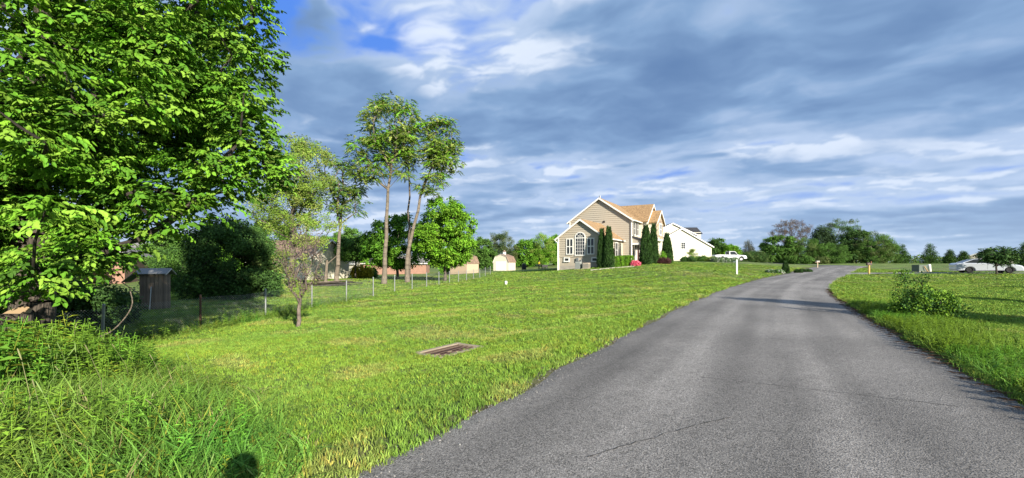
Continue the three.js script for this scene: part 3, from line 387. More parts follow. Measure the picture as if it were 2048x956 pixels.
  // cross gable and the stone-faced bay
  const cg = (b0, b1, y0, ye, pk, a) => poly([[b0, y0], [b1, y0], [b1, ye], [(b0 + b1) / 2, pk], [b0, ye]], 0.3);
  part('cross_gable_wall', [turned(cg(4.3, 11.3, 4.6, 7.3, 9.75).translate(0, 0, 0.77), F), bx(1.0, 2.7, 6.8, 0.4, 6.0, -7.8), bx(1.5, 3.4, 5.2, 0.75, 3.2, -8.4)], M.cream, h);  // beige siding again, its sunlit brightness put into the cream
  const gr = new THREE.Group(); gr.name = 'cross_gable'; gr.applyMatrix4(F); h.add(gr);
  const roofX = (b0, b1, ye, pk, a0, a1, ov, parent, m) => { const mid = (b0 + b1) / 2, s = (pk - ye) / (mid - b0), l = b0 - ov, r = b1 + ov, y = ye - ov * s; part('roof', [slab([P3(l, y, a0), P3(l, y, a1), P3(mid, pk, a1), P3(mid, pk, a0)], 0.13), slab([P3(mid, pk + .002, a0), P3(mid, pk + .002, a1), P3(r, y, a1), P3(r, y, a0)], 0.13)], m, parent); part('rake_board', [poly([[l, y - .02], [mid, pk - .02], [mid, pk - .26], [l, y - .24]], 0.05), poly([[mid, pk - .02], [r, y - .02], [r, y - .24], [mid, pk - .26]], 0.05)].map((g) => g.translate(0, 0, a1 + 0.012)), M.white, parent); };
  const rm2 = M.roof; roofX(4.3, 11.3, 7.42, 10.0, -4.2, 1.2, 0.3, gr, rm2);
  const sg = new THREE.Group(); sg.name = 'stone_gable'; sg.applyMatrix4(F); h.add(sg);
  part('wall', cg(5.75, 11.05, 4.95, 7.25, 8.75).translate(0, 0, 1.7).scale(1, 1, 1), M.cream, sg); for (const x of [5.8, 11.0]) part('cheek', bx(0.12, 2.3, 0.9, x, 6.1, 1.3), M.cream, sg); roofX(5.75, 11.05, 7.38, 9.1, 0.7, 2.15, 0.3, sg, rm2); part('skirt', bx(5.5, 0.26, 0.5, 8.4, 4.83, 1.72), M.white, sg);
  { const r = rng(21), st = [], cols = [[0.42, 0.33, 0.24], [0.34, 0.24, 0.17], [0.5, 0.42, 0.33], [0.28, 0.22, 0.18], [0.46, 0.34, 0.2]]; for (let y = 5.0; y < 8.6; y += 0.26) for (let x = 5.78; x < 11.0;) { const w = 0.25 + r() * 0.4, hh = 0.2 + r() * 0.05, m = x + w / 2, lim = y < 7.2 ? 9 : (8.72 - y - 0.2) / 0.56; if (x + w < 11.05 && Math.abs(m - 8.4) + w / 2 < lim) { const c = cols[r() * 5 | 0], v = 0.8 + 0.5 * r(); st.push(paint(bx(w - 0.025, hh, 0.07 + r() * 0.04, m, y + 0.12, 1.87), c[0] * v, c[1] * v, c[2] * v)); } x += w; } const o = part('stone_facing', st, new THREE.MeshStandardMaterial({ vertexColors: true, roughness: 0.9 }), sg); o.userData.kind = 'stuff'; }
  windowUnit(h, face([1.93, 0, 0], 90), 8.4, 6.35, 1.5, 1.5, { cols: 2, rows: 2, bar: 0.1, f: 0.12 }); windowUnit(h, face([1.5, 0, 0], 90), 7.3, 3.3, 1.0, 1.6, { rows: 2, shutter: M.shutter });
  part('vent_pipe', rod(P3(-4.6, 10.0, -1.2), P3(-4.6, 10.75, -1.2), 0.1, 0.1, 8), M.metal, h); part('wall_lamp', rb(0.2, 0.25, 0.16, 0.03, -3.6, 7.05, 0.1), M.black, h); part('meter_box', [rb(0.32, 0.5, 0.16, 0.03, -4.5, 1.9, 7.45), rod(P3(-4.5, 1.6, 7.43), P3(-4.5, 0.9, 7.43), 0.03), rb(0.22, 0.34, 0.14, 0.03, -4.05, 1.75, 7.45)], M.metal, h);
}
{ // ---------- the white house behind ----------
  const h = thing('white_house', 'bright white gabled house with dark dormer roof behind the beige house', 'house', V3(35, 0, 89), -0.10);
  const wl = (pts, z, t) => poly(pts, t).translate(0, 0, z - t / 2); const A = [[-6.2, 1.2], [3.6, 1.2], [3.6, 7.4], [-1.3, 9.8], [-6.2, 7.4]], B = [[-4.4, 1.2], [6.1, 1.2], [6.1, 5.0], [0.1, 8.55], [-4.4, 6.0]];
  part('rear_wall', wl(A, -1.4, 9), M.whiteSiding, h); part('front_wall', wl(B, 0, 1.35), M.whiteSiding, h); part('siding', lapWall(1.6, 8.5, (y) => y < 6 ? -4.4 : -4.4 + (y - 6) / 2.55 * 4.5, (y) => y < 5 ? 6.1 : 6.1 - (y - 5) / 3.55 * 6, 0.01, 0.22), M.whiteSiding, h);
  const two = (a, b, c, z0, z1, m, nm) => part(nm, [slab([P3(a[0], a[1], z0), P3(a[0], a[1], z1), P3(b[0], b[1], z1), P3(b[0], b[1], z0)], 0.14), slab([P3(b[0], b[1] + .002, z0), P3(b[0], b[1] + .002, z1), P3(c[0], c[1], z1), P3(c[0], c[1], z0)], 0.14)], m, h);
  two([-6.6, 7.36], [-1.3, 9.98], [4, 7.36], -10.5, -1.15, M.darkRoof, 'rear_roof'); two([-4.7, 6.05], [0.1, 8.74], [6.5, 4.92], -1.6, 0.3, M.darkRoof, 'front_roof');
  part('rake_board', [poly([[-6.6, 7.3], [-1.3, 9.95], [4, 7.3], [4, 7.05], [-1.3, 9.7], [-6.6, 7.05]], 0.05).translate(0, 0, -1.1), poly([[-4.7, 5.98], [0.1, 8.7], [6.5, 4.86], [6.5, 4.6], [0.1, 8.44], [-4.7, 5.72]], 0.05).translate(0, 0, 0.33)], M.white, h);
  part('dormer', bx(3.4, 2.1, 2.6, 3.3, 7.0, -4.4), M.whiteSiding, h); part('dormer_roof', [slab([P3(1.4, 7.75, -2.9), P3(5.3, 7.75, -2.9), P3(4.6, 9.2, -4.4), P3(0.6, 9.2, -4.4)], 0.13), slab([P3(5.3, 7.75, -5.9), P3(1.4, 7.75, -5.9), P3(0.6, 9.2, -4.4), P3(4.6, 9.2, -4.4)], 0.13)], M.darkRoof, h);
  windowUnit(h, face([0, 0, 0.03], 0), 0.45, 5.1, 0.75, 1.25, { cols: 2, rows: 3, f: 0.08 });
  part('vent', bx(0.5, 0.1, 0.1, 3.2, 2.2, 0.05), M.white, h);
}
function ranch(name, label, px, d, turn, w, l, ht, peak, wallM, roofMm, o = {}) {
  const h = thing(name, label, 'house', at(px, d), turn); part('wall', poly([[-w / 2, -1], [w / 2, -1], [w / 2, ht], [0, peak - 0.15], [-w / 2, ht]], l).translate(0, 0, 0), wallM, h); gableRoof(h, -w / 2, w / 2, ht + 0.1, peak, -l / 2 - 0.3, l / 2, roofMm, 0.4);
  for (const [deg, x, y, ww, hh, sh] of o.win || []) { const f = deg === 0 ? face([0, 0, l / 2 + 0.01], 0) : deg > 0 ? face([w / 2 + 0.01, 0, 0], 90) : face([-w / 2 - 0.01, 0, 0], -90); windowUnit(h, f, x, y, ww, hh, { cols: 2, rows: 2, shutter: sh, sw: 0.3 }); } return h;
}
ranch('white_cottage', 'small white gabled house with dark red shutters and grey roof seen past the wooden outhouse', 255, 62, 0.35, 6.5, 7, 2.3, 4.2, M.whiteSiding, M.greyRoof, { win: [[0, 0.2, 1.3, 0.8, 1.1, M.red]] });
ranch('grey_roof_house', 'long house with broad pale grey roof behind the white cottage', 262, 78, 1.57, 9, 18, 2.2, 5.6, M.whiteSiding, M.greyRoof);
ranch('brick_house', 'orange brick house wall glimpsed behind the lowest boughs of the big leafy tree', 190, 46, 0.5, 7, 9, 3.0, 5.0, M.brick, M.greyRoof, { win: [[0, -1, 1.6, 0.9, 1.1]] });
ranch('brick_ranch', 'low orange brick ranch house with grey roof behind the locust trunks', 796, 80, 1.66, 6, 11, 2.0, 3.3, M.brick, M.greyRoof, { win: [[1, -2.5, 1.1, 1.3, 0.9, M.red], [1, 2, 1.1, 1.2, 0.9]] });
ranch('white_garage', 'low white building with open dark bay beside yellow shrub', 690, 76, 1.57, 5, 5, 2.0, 3.0, M.whiteSiding, M.greyRoof, { win: [[1, 0.6, 0.9, 1.6, 1.3]] });
ranch('white_farmhouse', 'white house with brownish roof half hidden behind the bare-twigged sapling', 596, 58, 1.2, 7, 11, 2.9, 5.2, M.whiteSiding, M.brownRoof, { win: [[1, 2.5, 1.7, 0.9, 1.2]] });
ranch('cream_garage', 'cream gabled garage with dark opening behind the silver sedan', 1972, 106, -0.8, 8.5, 8, 1.4, 3.2, M.cream, M.greyRoof, { win: [[0, 0.4, 0.8, 3.4, 0.6]] });
// ---------- sheds ----------
function gambrel(name, label, px, d, turn, w, l, wallM, roofMm, doorM, cupola) {
  const h = thing(name, label, 'shed', at(px, d), turn), e = 1.75, k = [w * 0.36, e + 1.0], t = e + 1.45; const prof = [[-w / 2, -0.4], [w / 2, -0.4], [w / 2, e], [k[0], k[1]], [0, t], [-k[0], k[1]], [-w / 2, e]]; part('wall', poly(prof, l), wallM, h);
  const o = 0.12, top = [[-w / 2 - o, e - 0.1], [-k[0] - 0.04, k[1] + 0.06], [0, t + 0.06], [k[0] + 0.04, k[1] + 0.06], [w / 2 + o, e - 0.1]], sl = []; for (let i = 0; i < 4; i++) { const a = top[i], b = top[i + 1]; sl.push(slab([P3(a[0], a[1], -l / 2 - o), P3(a[0], a[1], l / 2 + o), P3(b[0], b[1], l / 2 + o), P3(b[0], b[1], -l / 2 - o)], 0.05)); } part('roof', sl, roofMm, h);
  const tr = []; for (let i = 0; i < 4; i++) tr.push(rod(P3(top[i][0], top[i][1] - 0.1, l / 2 + 0.06), P3(top[i + 1][0], top[i + 1][1] - 0.1, l / 2 + 0.06), 0.05, 0.05, 4)); part('trim', tr, doorM, h);
  if (doorM !== wallM) { for (const s of [-1, 1]) part('door', [bx(w * 0.34, 1.75, 0.05, s * w * 0.172, 0.92, l / 2 + 0.025), bx(w * 0.3, 0.05, 0.03, s * w * 0.172, 0.92, l / 2 + 0.06)], doorM, h); }
  if (cupola) { part('cupola', bx(0.42, 0.6, 0.42, 0, t + 0.25, 0), M.white, h); part('cupola_roof', new THREE.ConeGeometry(0.4, 0.4, 4).rotateY(Math.PI / 4).translate(0, t + 0.74, 0), M.brownRoof, h); }
}
gambrel('tan_shed', 'plain tan gambrel-roofed garden shed behind the chain-link fence', 929, 70, -0.52, 3.3, 3.3, M.tan, M.brownRoof, M.tan, false);
gambrel('white_shed', 'white gambrel shed with double doors and little red-capped cupola', 1009, 85, -0.45, 3.3, 3.2, M.cream, M.brownRoof, M.white, true);
{ // ---------- wooden outhouse ----------
  const h = thing('outhouse', 'weathered grey-brown plank outhouse with metal roof under the trees', 'outhouse', at(311, 19.4), 0.28), r = rng(3), sh = [M.oldWood, M.oldWood.clone(), M.oldWood.clone()]; sh[1].color.multiplyScalar(0.7); sh[2].color.multiplyScalar(1.25);
  part('core', bx(0.8, 1.55, 0.7, 0, 0.75, 0), sh[1], h); for (let k = 0; k < 6; k++) part('plank', rb(0.135, 1.62 - r() * 0.05, 0.025, 0.006, -0.36 + k * 0.143, 0.80, 0.37 + r() * 0.008), sh[r() * 3 | 0], h); for (let k = 0; k < 5; k++) for (const s of [-1, 1]) part('plank', rb(0.025, 1.6, 0.135, 0.006, s * (0.415 + r() * 0.008), 0.8, -0.29 + k * 0.143), sh[r() * 3 | 0], h);
  part('roof', [slab([P3(-0.6, 1.62, 0.52), P3(0.6, 1.62, 0.52), P3(0.6, 1.86, -0.02), P3(-0.6, 1.86, -0.02)], 0.03), slab([P3(0.6, 1.6, -0.52), P3(-0.6, 1.6, -0.52), P3(-0.6, 1.858, -0.02), P3(0.6, 1.858, -0.02)], 0.03)], mat(0.16, 0.16, 0.16, 0.5), h); part('fascia', [rod(P3(0.6, 1.57, 0.5), P3(0.6, 1.82, -0.02), 0.03, 0.03, 4), rod(P3(0.6, 1.82, -0.02), P3(0.6, 1.56, -0.5), 0.03, 0.03, 4)], mat(0.5, 0.48, 0.44), h);
  part('side_flap', slab([P3(-0.62, 1.72, 0.3), P3(-0.62, 1.72, -0.45), P3(-1.15, 1.25, -0.45), P3(-1.15, 1.25, 0.3)].reverse(), -0.02), mat(0.055, 0.065, 0.085, 0.35), h); part('pipe', rod(P3(-0.03, 0.02, 0.42), P3(0.02, 1.05, 0.41), 0.016), mat(0.6, 0.62, 0.62, 0.5), h); part('flap_prop', rod(P3(-1.12, 1.24, 0.25), P3(-0.45, 0.7, 0.3), 0.02), sh[0], h);
}
{ // ---------- chain-link fence ----------
  const f = thing('chain_link_fence', 'low galvanised chain-link fence crossing the grass below the trees', 'fence', V3(0, 0, 0)), X = (d) => -12.6 + 0.17 * d, step = 2.96, wire = [], gal = mat(0.34, 0.36, 0.36, 0.4, { metalness: 0.6 }), rust = mat(0.14, 0.075, 0.05, 0.9); const ds = []; for (let k = -1; k < 17; k++) ds.push(11.2 + step * k * (k > 0 ? 0.97 : 1));
  ds.forEach((d, k) => { const r = k === 2, b = ground(X(d), d), tp = b + 1.1; const m = part('post', [rod(V3(X(d), b - 0.2, d), V3(X(d) + (k === 1 ? 0.05 : 0), tp, d), 0.034, 0.034, 8), new THREE.SphereGeometry(0.038, 8, 5).translate(X(d) + (k === 1 ? 0.05 : 0), tp, -d)], r ? rust : gal, f); if (r) m.userData.label = 'rusty brown fence post'; });
  for (let k = 0; k < ds.length - 1; k++) { const L = (ds[k + 1] - ds[k]) / 0.986; for (let s = -1.0; s < L; s += k < 6 ? 0.075 : 0.15) for (const dir of [-1, 1]) { const a = clamp(s, 0, L), b = clamp(s + 1.0, 0, L); if (b - a < 0.05) continue; const da = lerp(ds[k], ds[k + 1], a / L), db = lerp(ds[k], ds[k + 1], b / L), ya = (a - s), yb = (b - s), ha = dir > 0 ? ya : 1 - ya, hb = dir > 0 ? yb : 1 - yb; wire.push(rod(V3(X(da), ground(X(da), da) + 0.03 + ha, da), V3(X(db), ground(X(db), db) + 0.03 + hb, db), 0.0022, 0.0022, 3, false)); } }
  const m = part('wire_mesh', wire, gal, f); m.userData.kind = 'stuff';
}
{ // ---------- storm drain ----------
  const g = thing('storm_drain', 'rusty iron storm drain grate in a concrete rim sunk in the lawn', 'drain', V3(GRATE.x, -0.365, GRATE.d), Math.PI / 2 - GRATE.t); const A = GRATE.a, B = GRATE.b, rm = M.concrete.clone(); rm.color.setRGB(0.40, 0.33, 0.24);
  for (const s of [-1, 1]) { part('rim', rb(2 * A + 0.22, 0.34, 0.11, 0.012, 0, -0.13, s * (B + 0.055)), rm, g); part('rim', rb(0.11, 0.335, 2 * B - 0.004, 0.012, s * (A + 0.055), -0.133, 0), rm, g); } const ir = mat(0.10, 0.058, 0.043, 0.85);
  for (let k = 0; k < 5; k++) part('bar', rb(2 * A - 0.01, 0.014, 0.05, 0.004, 0, 0.008, -B + 0.03 + k * (2 * B - 0.06) / 4), ir, g); for (const x of [-0.4, 0, 0.4]) part('cross_bar', bx(0.03, 0.05, 2 * B - 0.01, x, -0.06, 0), ir, g); part('pit_floor', bx(2 * A, 0.03, 2 * B, 0, -0.3, 0), mat(0.02, 0.017, 0.014, 1), g);  // near-black floor: shade inside the pit put into its colour
}
// ---------- vegetation ----------
const T = (o) => tree(o);
T({ name: 'linden_tree', label: 'huge bright leafy tree overhanging the unmown bank beside the outhouse', pos: onGround(-10.9, 9.8), seed: 101, trunk: 6.5, r: 0.42, bark: RM.dark, lobes: [[0.1, 7.8, 0, 4.6, 5.0, 4.4], [1.5, 3.7, 1.6, 3.3, 1.6, 2.4], [-2.2, 3.6, 2.2, 3.0, 2.4, 2.4], [0.9, 2.0, 1.7, 2.3, 1.0, 1.2], [2.9, 4.9, 0.2, 2.4, 2.3, 2.4]], N: 560, M: 34, gaps: 0.22, rho: 0.55, flat: 0.5, tilt: 1.15, along: true, geo: 'broad', leaf: 0.78, colors: [[0.10, 0.25, 0.016], [0.13, 0.285, 0.02], [0.08, 0.205, 0.015], [0.165, 0.30, 0.03], [0.065, 0.165, 0.016]], floor: 1.0, shell: 0.45, arch: 0.3, rise: -0.6 });
T({ name: 'locust_tree', label: 'tallest slender tree with airy feathery crown and bare pale trunk', px: 768, d: 39, seed: 102, trunk: 13, lean: [0.9, 0], r: 0.22, taper: 0.3, bark: RM.tan, lobes: [[0.7, 14.2, 0, 2.6, 3.1, 2.4], [-1.4, 12.4, 0, 1.8, 1.6, 1.6], [-1.1, 10.2, 0.3, 1.8, 0.9, 1.3], [1.6, 10.8, 0, 1.2, 1.2, 1.2]], N: 150, M: 18, rho: 0.6, geo: 'locust', leaf: 1.15, colors: G.yellow.concat(G.bright.slice(0, 2)), floor: 6, rise: 1.0 });
T({ name: 'locust_tree', label: 'slender tree leaning towards the beige house with a forked tan trunk', px: 815, d: 41, seed: 103, trunk: 12.5, lean: [3.0, 0], r: 0.21, taper: 0.3, bark: RM.tan, lobes: [[3.1, 13.6, 0, 1.7, 2.5, 1.6], [3.6, 11.4, 0, 1.6, 1.4, 1.3], [2.4, 9.4, 0, 1.2, 1.0, 1.2]], N: 110, M: 18, rho: 0.55, geo: 'locust', leaf: 1.15, colors: G.yellow.concat(G.bright.slice(0, 2)), floor: 7, rise: 1.0 });
T({ name: 'locust_tree', label: 'thin straight grey stem between the two tall locust trunks', px: 817, d: 43.5, seed: 104, trunk: 13, r: 0.13, bark: RM.grey, lobes: [[0, 13.5, 0, 1.2, 2.4, 1.2]], N: 26, M: 14, rho: 0.55, geo: 'locust', leaf: 1.1, colors: G.yellow, floor: 8, rise: 1.0 });
T({ name: 'locust_tree', label: 'open-crowned tree with pale trunk rising beside the dead snag', px: 674, d: 40, seed: 105, trunk: 8.5, lean: [0.6, 0], r: 0.22, taper: 0.3, bark: RM.tan, lobes: [[0.6, 9.8, 0, 2.2, 2.2, 2.0], [1.4, 7.2, 0, 1.6, 1.2, 1.4], [-0.8, 8.2, 0, 1.4, 1.2, 1.3]], N: 80, M: 13, rho: 0.6, geo: 'locust', leaf: 1.1, colors: G.mid.concat(G.yellow), floor: 4.2, rise: 0.8 });
T({ name: 'sparse_tree', label: 'multi-limbed tree in thin yellow-green new leaf between the huge tree and locusts', px: 585, d: 35, seed: 106, trunk: 6, r: 0.26, bark: RM.grey, lobes: [[0.6, 9.6, 0, 2.8, 2.6, 2.6], [-0.6, 6.2, 0, 3.0, 2.0, 2.6], [1.6, 5.2, 0, 2.2, 1.8, 2]], N: 170, M: 11, rho: 0.55, geo: 'fine', leaf: 1.15, colors: G.yellow, floor: 2.2, rise: 0.5 });
T({ name: 'maple_tree', label: 'round bright green maple right of the tall locusts', px: 890, d: 46, seed: 107, trunk: 2.6, r: 0.2, lobes: [[0, 5.3, 0, 2.9, 3.6, 2.8], [0.9, 3.6, 0.5, 2.1, 2.0, 2], [-1, 4, 0, 2.2, 2.4, 2]], N: 190, M: 15, rho: 0.6, geo: 'puff', leaf: 0.95, colors: G.bright, floor: 1.3, shell: 0.7 });
T({ name: 'maple_tree', label: 'deep green maple standing behind the tall locust trunks', px: 795, d: 53, seed: 108, trunk: 2.6, r: 0.2, lobes: [[0, 4.7, 0, 3.4, 3.3, 2.8], [-2.6, 3.6, 0, 2.2, 2.1, 2]], N: 150, M: 14, rho: 0.7, geo: 'puff', leaf: 1.05, colors: G.maple, floor: 1.8, shell: 0.7 });
T({ name: 'apple_tree', label: 'low spreading tree with short dark trunk beside the yellow shrub', px: 711, d: 57, seed: 109, trunk: 1.6, r: 0.14, bark: RM.dark, lobes: [[0, 3.9, 0, 2.6, 1.7, 2.2]], N: 70, M: 14, rho: 0.6, geo: 'puff', leaf: 0.95, colors: G.mid, floor: 2.2, shell: 0.7 });
T({ name: 'yew_bush', label: 'big dark evergreen bush drooping to the grass behind the fence', category: 'bush', px: 462, d: 25, seed: 110, trunk: 1.5, r: 0.14, bark: RM.dark, lobes: [[0, 2.2, 0, 2.2, 2.4, 2.0], [1.2, 0.8, 0.4, 1.7, 0.9, 1.4], [-1.0, 0.7, 0.5, 1.6, 0.8, 1.4]], N: 190, M: 20, rho: 0.5, geo: 'fine', leaf: 1.0, mat: flat, colors: G.dark.concat([[0.075, 0.16, 0.03]]), floor: 0.2, shell: 0.7 });
T({ name: 'round_bush', label: 'rounded dark shrub behind the wooden outhouse', category: 'bush', px: 358, d: 33, seed: 111, trunk: 0.8, r: 0.1, lobes: [[0, 1.4, 0, 2.3, 1.6, 1.6], [0, 0.5, 0.3, 2.2, 0.6, 1.5]], N: 120, M: 16, rho: 0.5, geo: 'fine', leaf: 1.1, colors: G.dark.concat(G.mid), floor: 0.2, shell: 0.7 });
T({ name: 'shade_bush', label: 'dark broad-leaved shrub in the shade below the huge tree', category: 'bush', px: 110, d: 12.6, seed: 112, trunk: 0.5, r: 0.06, bark: RM.dark, lobes: [[0, 0.75, 0, 1.6, 0.75, 1.0]], N: 70, M: 16, rho: 0.4, geo: 'fine', leaf: 0.9, colors: G.dark, floor: 0.1, shell: 0.6 });
T({ name: 'shade_bush', label: 'dark shrub between the huge tree and the wooden outhouse', category: 'bush', px: 196, d: 15, seed: 113, trunk: 0.5, r: 0.06, bark: RM.dark, lobes: [[0, 0.55, 0, 0.9, 0.6, 0.9]], N: 40, M: 16, rho: 0.38, geo: 'fine', leaf: 0.9, colors: G.dark, floor: 0.1, shell: 0.6 });
T({ name: 'twiggy_bush', label: 'grey twiggy half-bare bush beside the dark evergreen', category: 'bush', px: 535, d: 26, seed: 114, trunk: 0.6, r: 0.07, bark: RM.grey, lobes: [[0, 1.7, 0, 1.1, 1.6, 1]], N: 150, M: 3, rho: 0.3, geo: 'fine', leaf: 0.8, colors: G.olive, floor: 0.3 });
T({ name: 'young_sapling', label: 'small bare-twigged sapling with blotchy trunk standing on the mown lawn', px: 597, d: 13.7, seed: 115, trunk: 1.5, lean: [0.12, 0], r: 0.075, bark: RM.pale, lobes: [[0.15, 2.3, 0, 0.75, 1.1, 0.7], [0.1, 1.6, 0, 0.6, 0.6, 0.5]], N: 120, M: 1.4, rho: 0.16, geo: 'fine', leaf: 0.42, colors: G.yellow.concat(G.bronze), floor: 1.0, rise: 0.5 });
for (const [px, d, H, w, seed, geo, cols, label] of [[700, 84, 8.5, 4.6, 201, 'puff', G.mid, 'green tree behind the low white garage'], [640, 80, 7.5, 4.4, 202, 'puff', G.maple, 'green tree behind the white farmhouse roof'], [545, 66, 8.5, 4.6, 203, 'puff', G.mid, 'tree at the left end of the white farmhouse'],
  [440, 64, 6, 4, 204, 'puff', G.maple, 'green tree behind the big dark evergreen bush'], [330, 58, 5.5, 3.4, 205, 'puff', G.mid, 'green tree beyond the rounded shrub'], [120, 40, 6, 3.6, 206, 'puff', G.mid, 'tree behind the brick house corner'], [20, 24, 4, 2.6, 207, 'puff', G.dark, 'dark tree in the shade beyond the huge tree trunk'],
  [966, 96, 6.8, 3.0, 208, 'puff', G.mid, 'round green tree between the tan and white sheds'], [1003, 102, 8.6, 3.8, 209, 'needle', G.pine.concat(G.olive), 'dark rounded pine behind the white shed'], [1052, 104, 6.6, 3.6, 210, 'puff', G.maple, 'green tree right of the white shed'], [1083, 103, 7.9, 3.6, 211, 'fine', G.yellow.concat(G.bright), 'yellow-green spreading tree beside the beige house corner'], [1108, 107, 7.4, 3.0, 212, 'puff', G.maple, 'green tree tucked against the beige house corner'], [925, 108, 6.5, 2.4, 213, 'fine', G.bronze, 'half-bare bluish-brown tree behind the tan shed'],
  [1432, 100, 5.4, 2.6, 214, 'puff', G.dark.concat(G.mid), 'round dark green tree beside the white house'], [1462, 98, 3.8, 2.3, 215, 'puff', G.bright, 'light green tree above the white pickup'], [1508, 96, 2.6, 2.6, 217, 'fine', G.olive.concat(G.dark), 'brownish mounded bush right of the white pickup'],
  [1560, 98, 6.6, 4.4, 219, 'puff', G.mid, 'broad green tree in front of the purplish half-bare tree'], [1688, 102, 10.4, 4.8, 221, 'fine', G.mid.concat(G.olive), 'tallest green tree of the far roadside clump'], [1712, 98, 7.8, 3.8, 222, 'puff', G.dark, 'dark green tree at the heart of the far roadside clump'], [1612, 96, 5.6, 4.0, 223, 'fine', G.olive.concat(G.mid), 'low green tree below the dark conifer'], [1742, 96, 7.0, 4.2, 224, 'fine', G.mid.concat(G.olive), 'olive tree behind the brown mailbox'], [1768, 100, 5.8, 3.2, 225, 'fine', G.mid.concat(G.olive), 'thin olive tree at the end of the far roadside clump'], [1660, 94, 4.4, 4.0, 229, 'fine', G.mid, 'leafy bush at the foot of the tallest far tree']])
  T({ name: d > 90 || px > 1400 ? 'distant_tree' : 'background_tree', label, group: px > 1400 ? 'trees beyond the end of the road' : 'trees behind the houses and sheds', px, d, seed, trunk: H * 0.38, r: 0.16, lobes: [[0, H * 0.58, 0, w * 0.82, H * 0.42, w * 0.8], [w * 0.42, H * 0.42, 0.3, w * 0.55, H * 0.28, w * 0.5], [-w * 0.45, H * 0.4, 0, w * 0.55, H * 0.26, w * 0.5], ...(px > 1400 || d > 90 ? [[0, H * 0.2, 0.4, w * 0.95, H * 0.2, w * 0.7]] : [])], N: 110, M: 15, rho: 0.75, geo, leaf: 1.3, colors: cols, floor: 0.5, shell: 0.7 });
T({ name: 'distant_tree', label: 'purplish half-bare tree topping the far roadside clump', group: 'trees beyond the end of the road', px: 1582, d: 108, seed: 218, trunk: 4, r: 0.2, bark: RM.grey, lobes: [[0, 7.9, 0, 4.9, 3.1, 3]], N: 240, M: 4, rho: 0.6, geo: 'fine', leaf: 1.1, colors: G.bronze, floor: 2, rise: 0.6 });
function cone(name, label, category, pos, H, R, seed, o = {}) { // conical evergreen
  const g = thing(name, label, category, pos, 0, o.group), r = rng(seed), list = [], n = o.n ?? 900, cs = o.colors || G.dark; part('trunk', rod(P3(0, -0.1, 0), P3(0, H * 0.85, 0), 0.035 * R + 0.05, 0.02, 6), RM.dark, g); const prof = o.prof || ((u) => Math.pow(1 - u, 0.62) * Math.min(1, 0.62 + u * 3.2));
  for (let k = 0; k < n; k++) { const u = 1 - Math.sqrt(1 - r() * 0.995), a = r() * 6.283, lump = 0.84 + 0.32 * fbm(Math.cos(a) * 1.6 + seed, u * H * 1.3 + Math.sin(a) * 1.6, 3), rr = R * prof(u) * lump * (o.core ? Math.sqrt(r()) : 0.72 + 0.28 * Math.sqrt(r())), c = cs[r() * cs.length | 0], t = 0.75 + 0.5 * r(), s = (o.s ?? 1) * (0.75 + 0.5 * r()); list.push([place(Math.cos(a) * rr, u * H, Math.sin(a) * rr, (r() - .5) * 1.2, -a, (r() - .5) * 0.8, s, s * (o.sy ?? 1.35), s), lin(c[0] * t, c[1] * t, c[2] * t)]); }
  stuff('foliage', LG[o.geo || 'thuja'], o.mat || flat, list, null, null, g); return g;
}
const arb = [[0.030, 0.072, 0.016], [0.04, 0.092, 0.018], [0.024, 0.055, 0.015]];
cone('arborvitae', 'slimmer dark arborvitae at the arched-window wing of the beige house', 'tree', at(1203.5, 48.9), 4.7, 0.50, 301, { n: 1100, colors: arb });
cone('arborvitae', 'fuller dark arborvitae next to the slim one by the hedge', 'tree', at(1217.5, 48.3), 4.85, 0.58, 302, { n: 1300, colors: arb });
cone('arborvitae', 'widest dark arborvitae in front of the porch', 'tree', at(1292, 51.5), 5.1, 0.72, 303, { n: 1500, colors: arb });
cone('arborvitae', 'narrow dark arborvitae touching the stone-faced gable', 'tree', at(1307, 53.5), 5.25, 0.55, 304, { n: 1200, colors: arb });
cone('arborvitae', 'shorter dark arborvitae between the beige and white houses', 'tree', at(1334, 57), 4.2, 0.75, 305, { n: 1200, colors: arb });
cone('conifer', 'dark conifer standing in the far roadside clump', 'tree', at(1645, 99), 9.0, 3.2, 306, { n: 900, geo: 'needle', colors: G.pine, s: 2.6, sy: 0.8, group: 'trees beyond the end of the road' });
cone('conifer', 'pale thin conifer above the white pickup cab', 'tree', at(1497, 112), 6.4, 1.5, 307, { n: 260, geo: 'needle', colors: [[0.13, 0.15, 0.13], [0.15, 0.16, 0.13]], s: 2.0, sy: 0.8 });
for (const [px, H, R, d, s, label] of [[1805, 4.6, 1.7, 100, 311, 'young conifer nearest the far roadside clump'], [1860, 5.2, 1.9, 98, 312, 'taller young conifer behind the green utility box'], [1899, 3.4, 1.3, 100, 313, 'small young conifer left of the cream garage'], [1927, 3.0, 1.6, 100, 314, 'squat young conifer touching the cream garage'], [2052, 4.2, 1.3, 66, 315, 'grey-green conifer just past the silver sedan']]) cone('field_conifer', label, 'tree', at(px, d), H, R, s, { n: 300, geo: 'needle', colors: G.mid.concat(G.pine), s: 1.4, sy: 0.7, core: true, prof: (u) => Math.pow(1 - u, 0.85) * (0.75 + 0.35 * Math.abs(Math.sin(u * 17))), group: 'young conifers in the far field' });
cone('topiary_cone', 'little dark cone shrub in the roadside flower bed', 'shrub', at(1571, 48.5), 1.35, 0.36, 321, { n: 420, colors: arb, s: 0.7 });
const ball = (u) => Math.sqrt(Math.max(0.02, 1 - (2 * u - 0.9) ** 2 / 1.25));
function mound(name, label, category, pos, H, R, seed, colors, o = {}) { return cone(name, label, category, pos, H, R, seed, { prof: ball, geo: 'box', colors, n: o.n ?? 380, s: o.s ?? 1.2, sy: 1, mat: leafM, ...o }); }
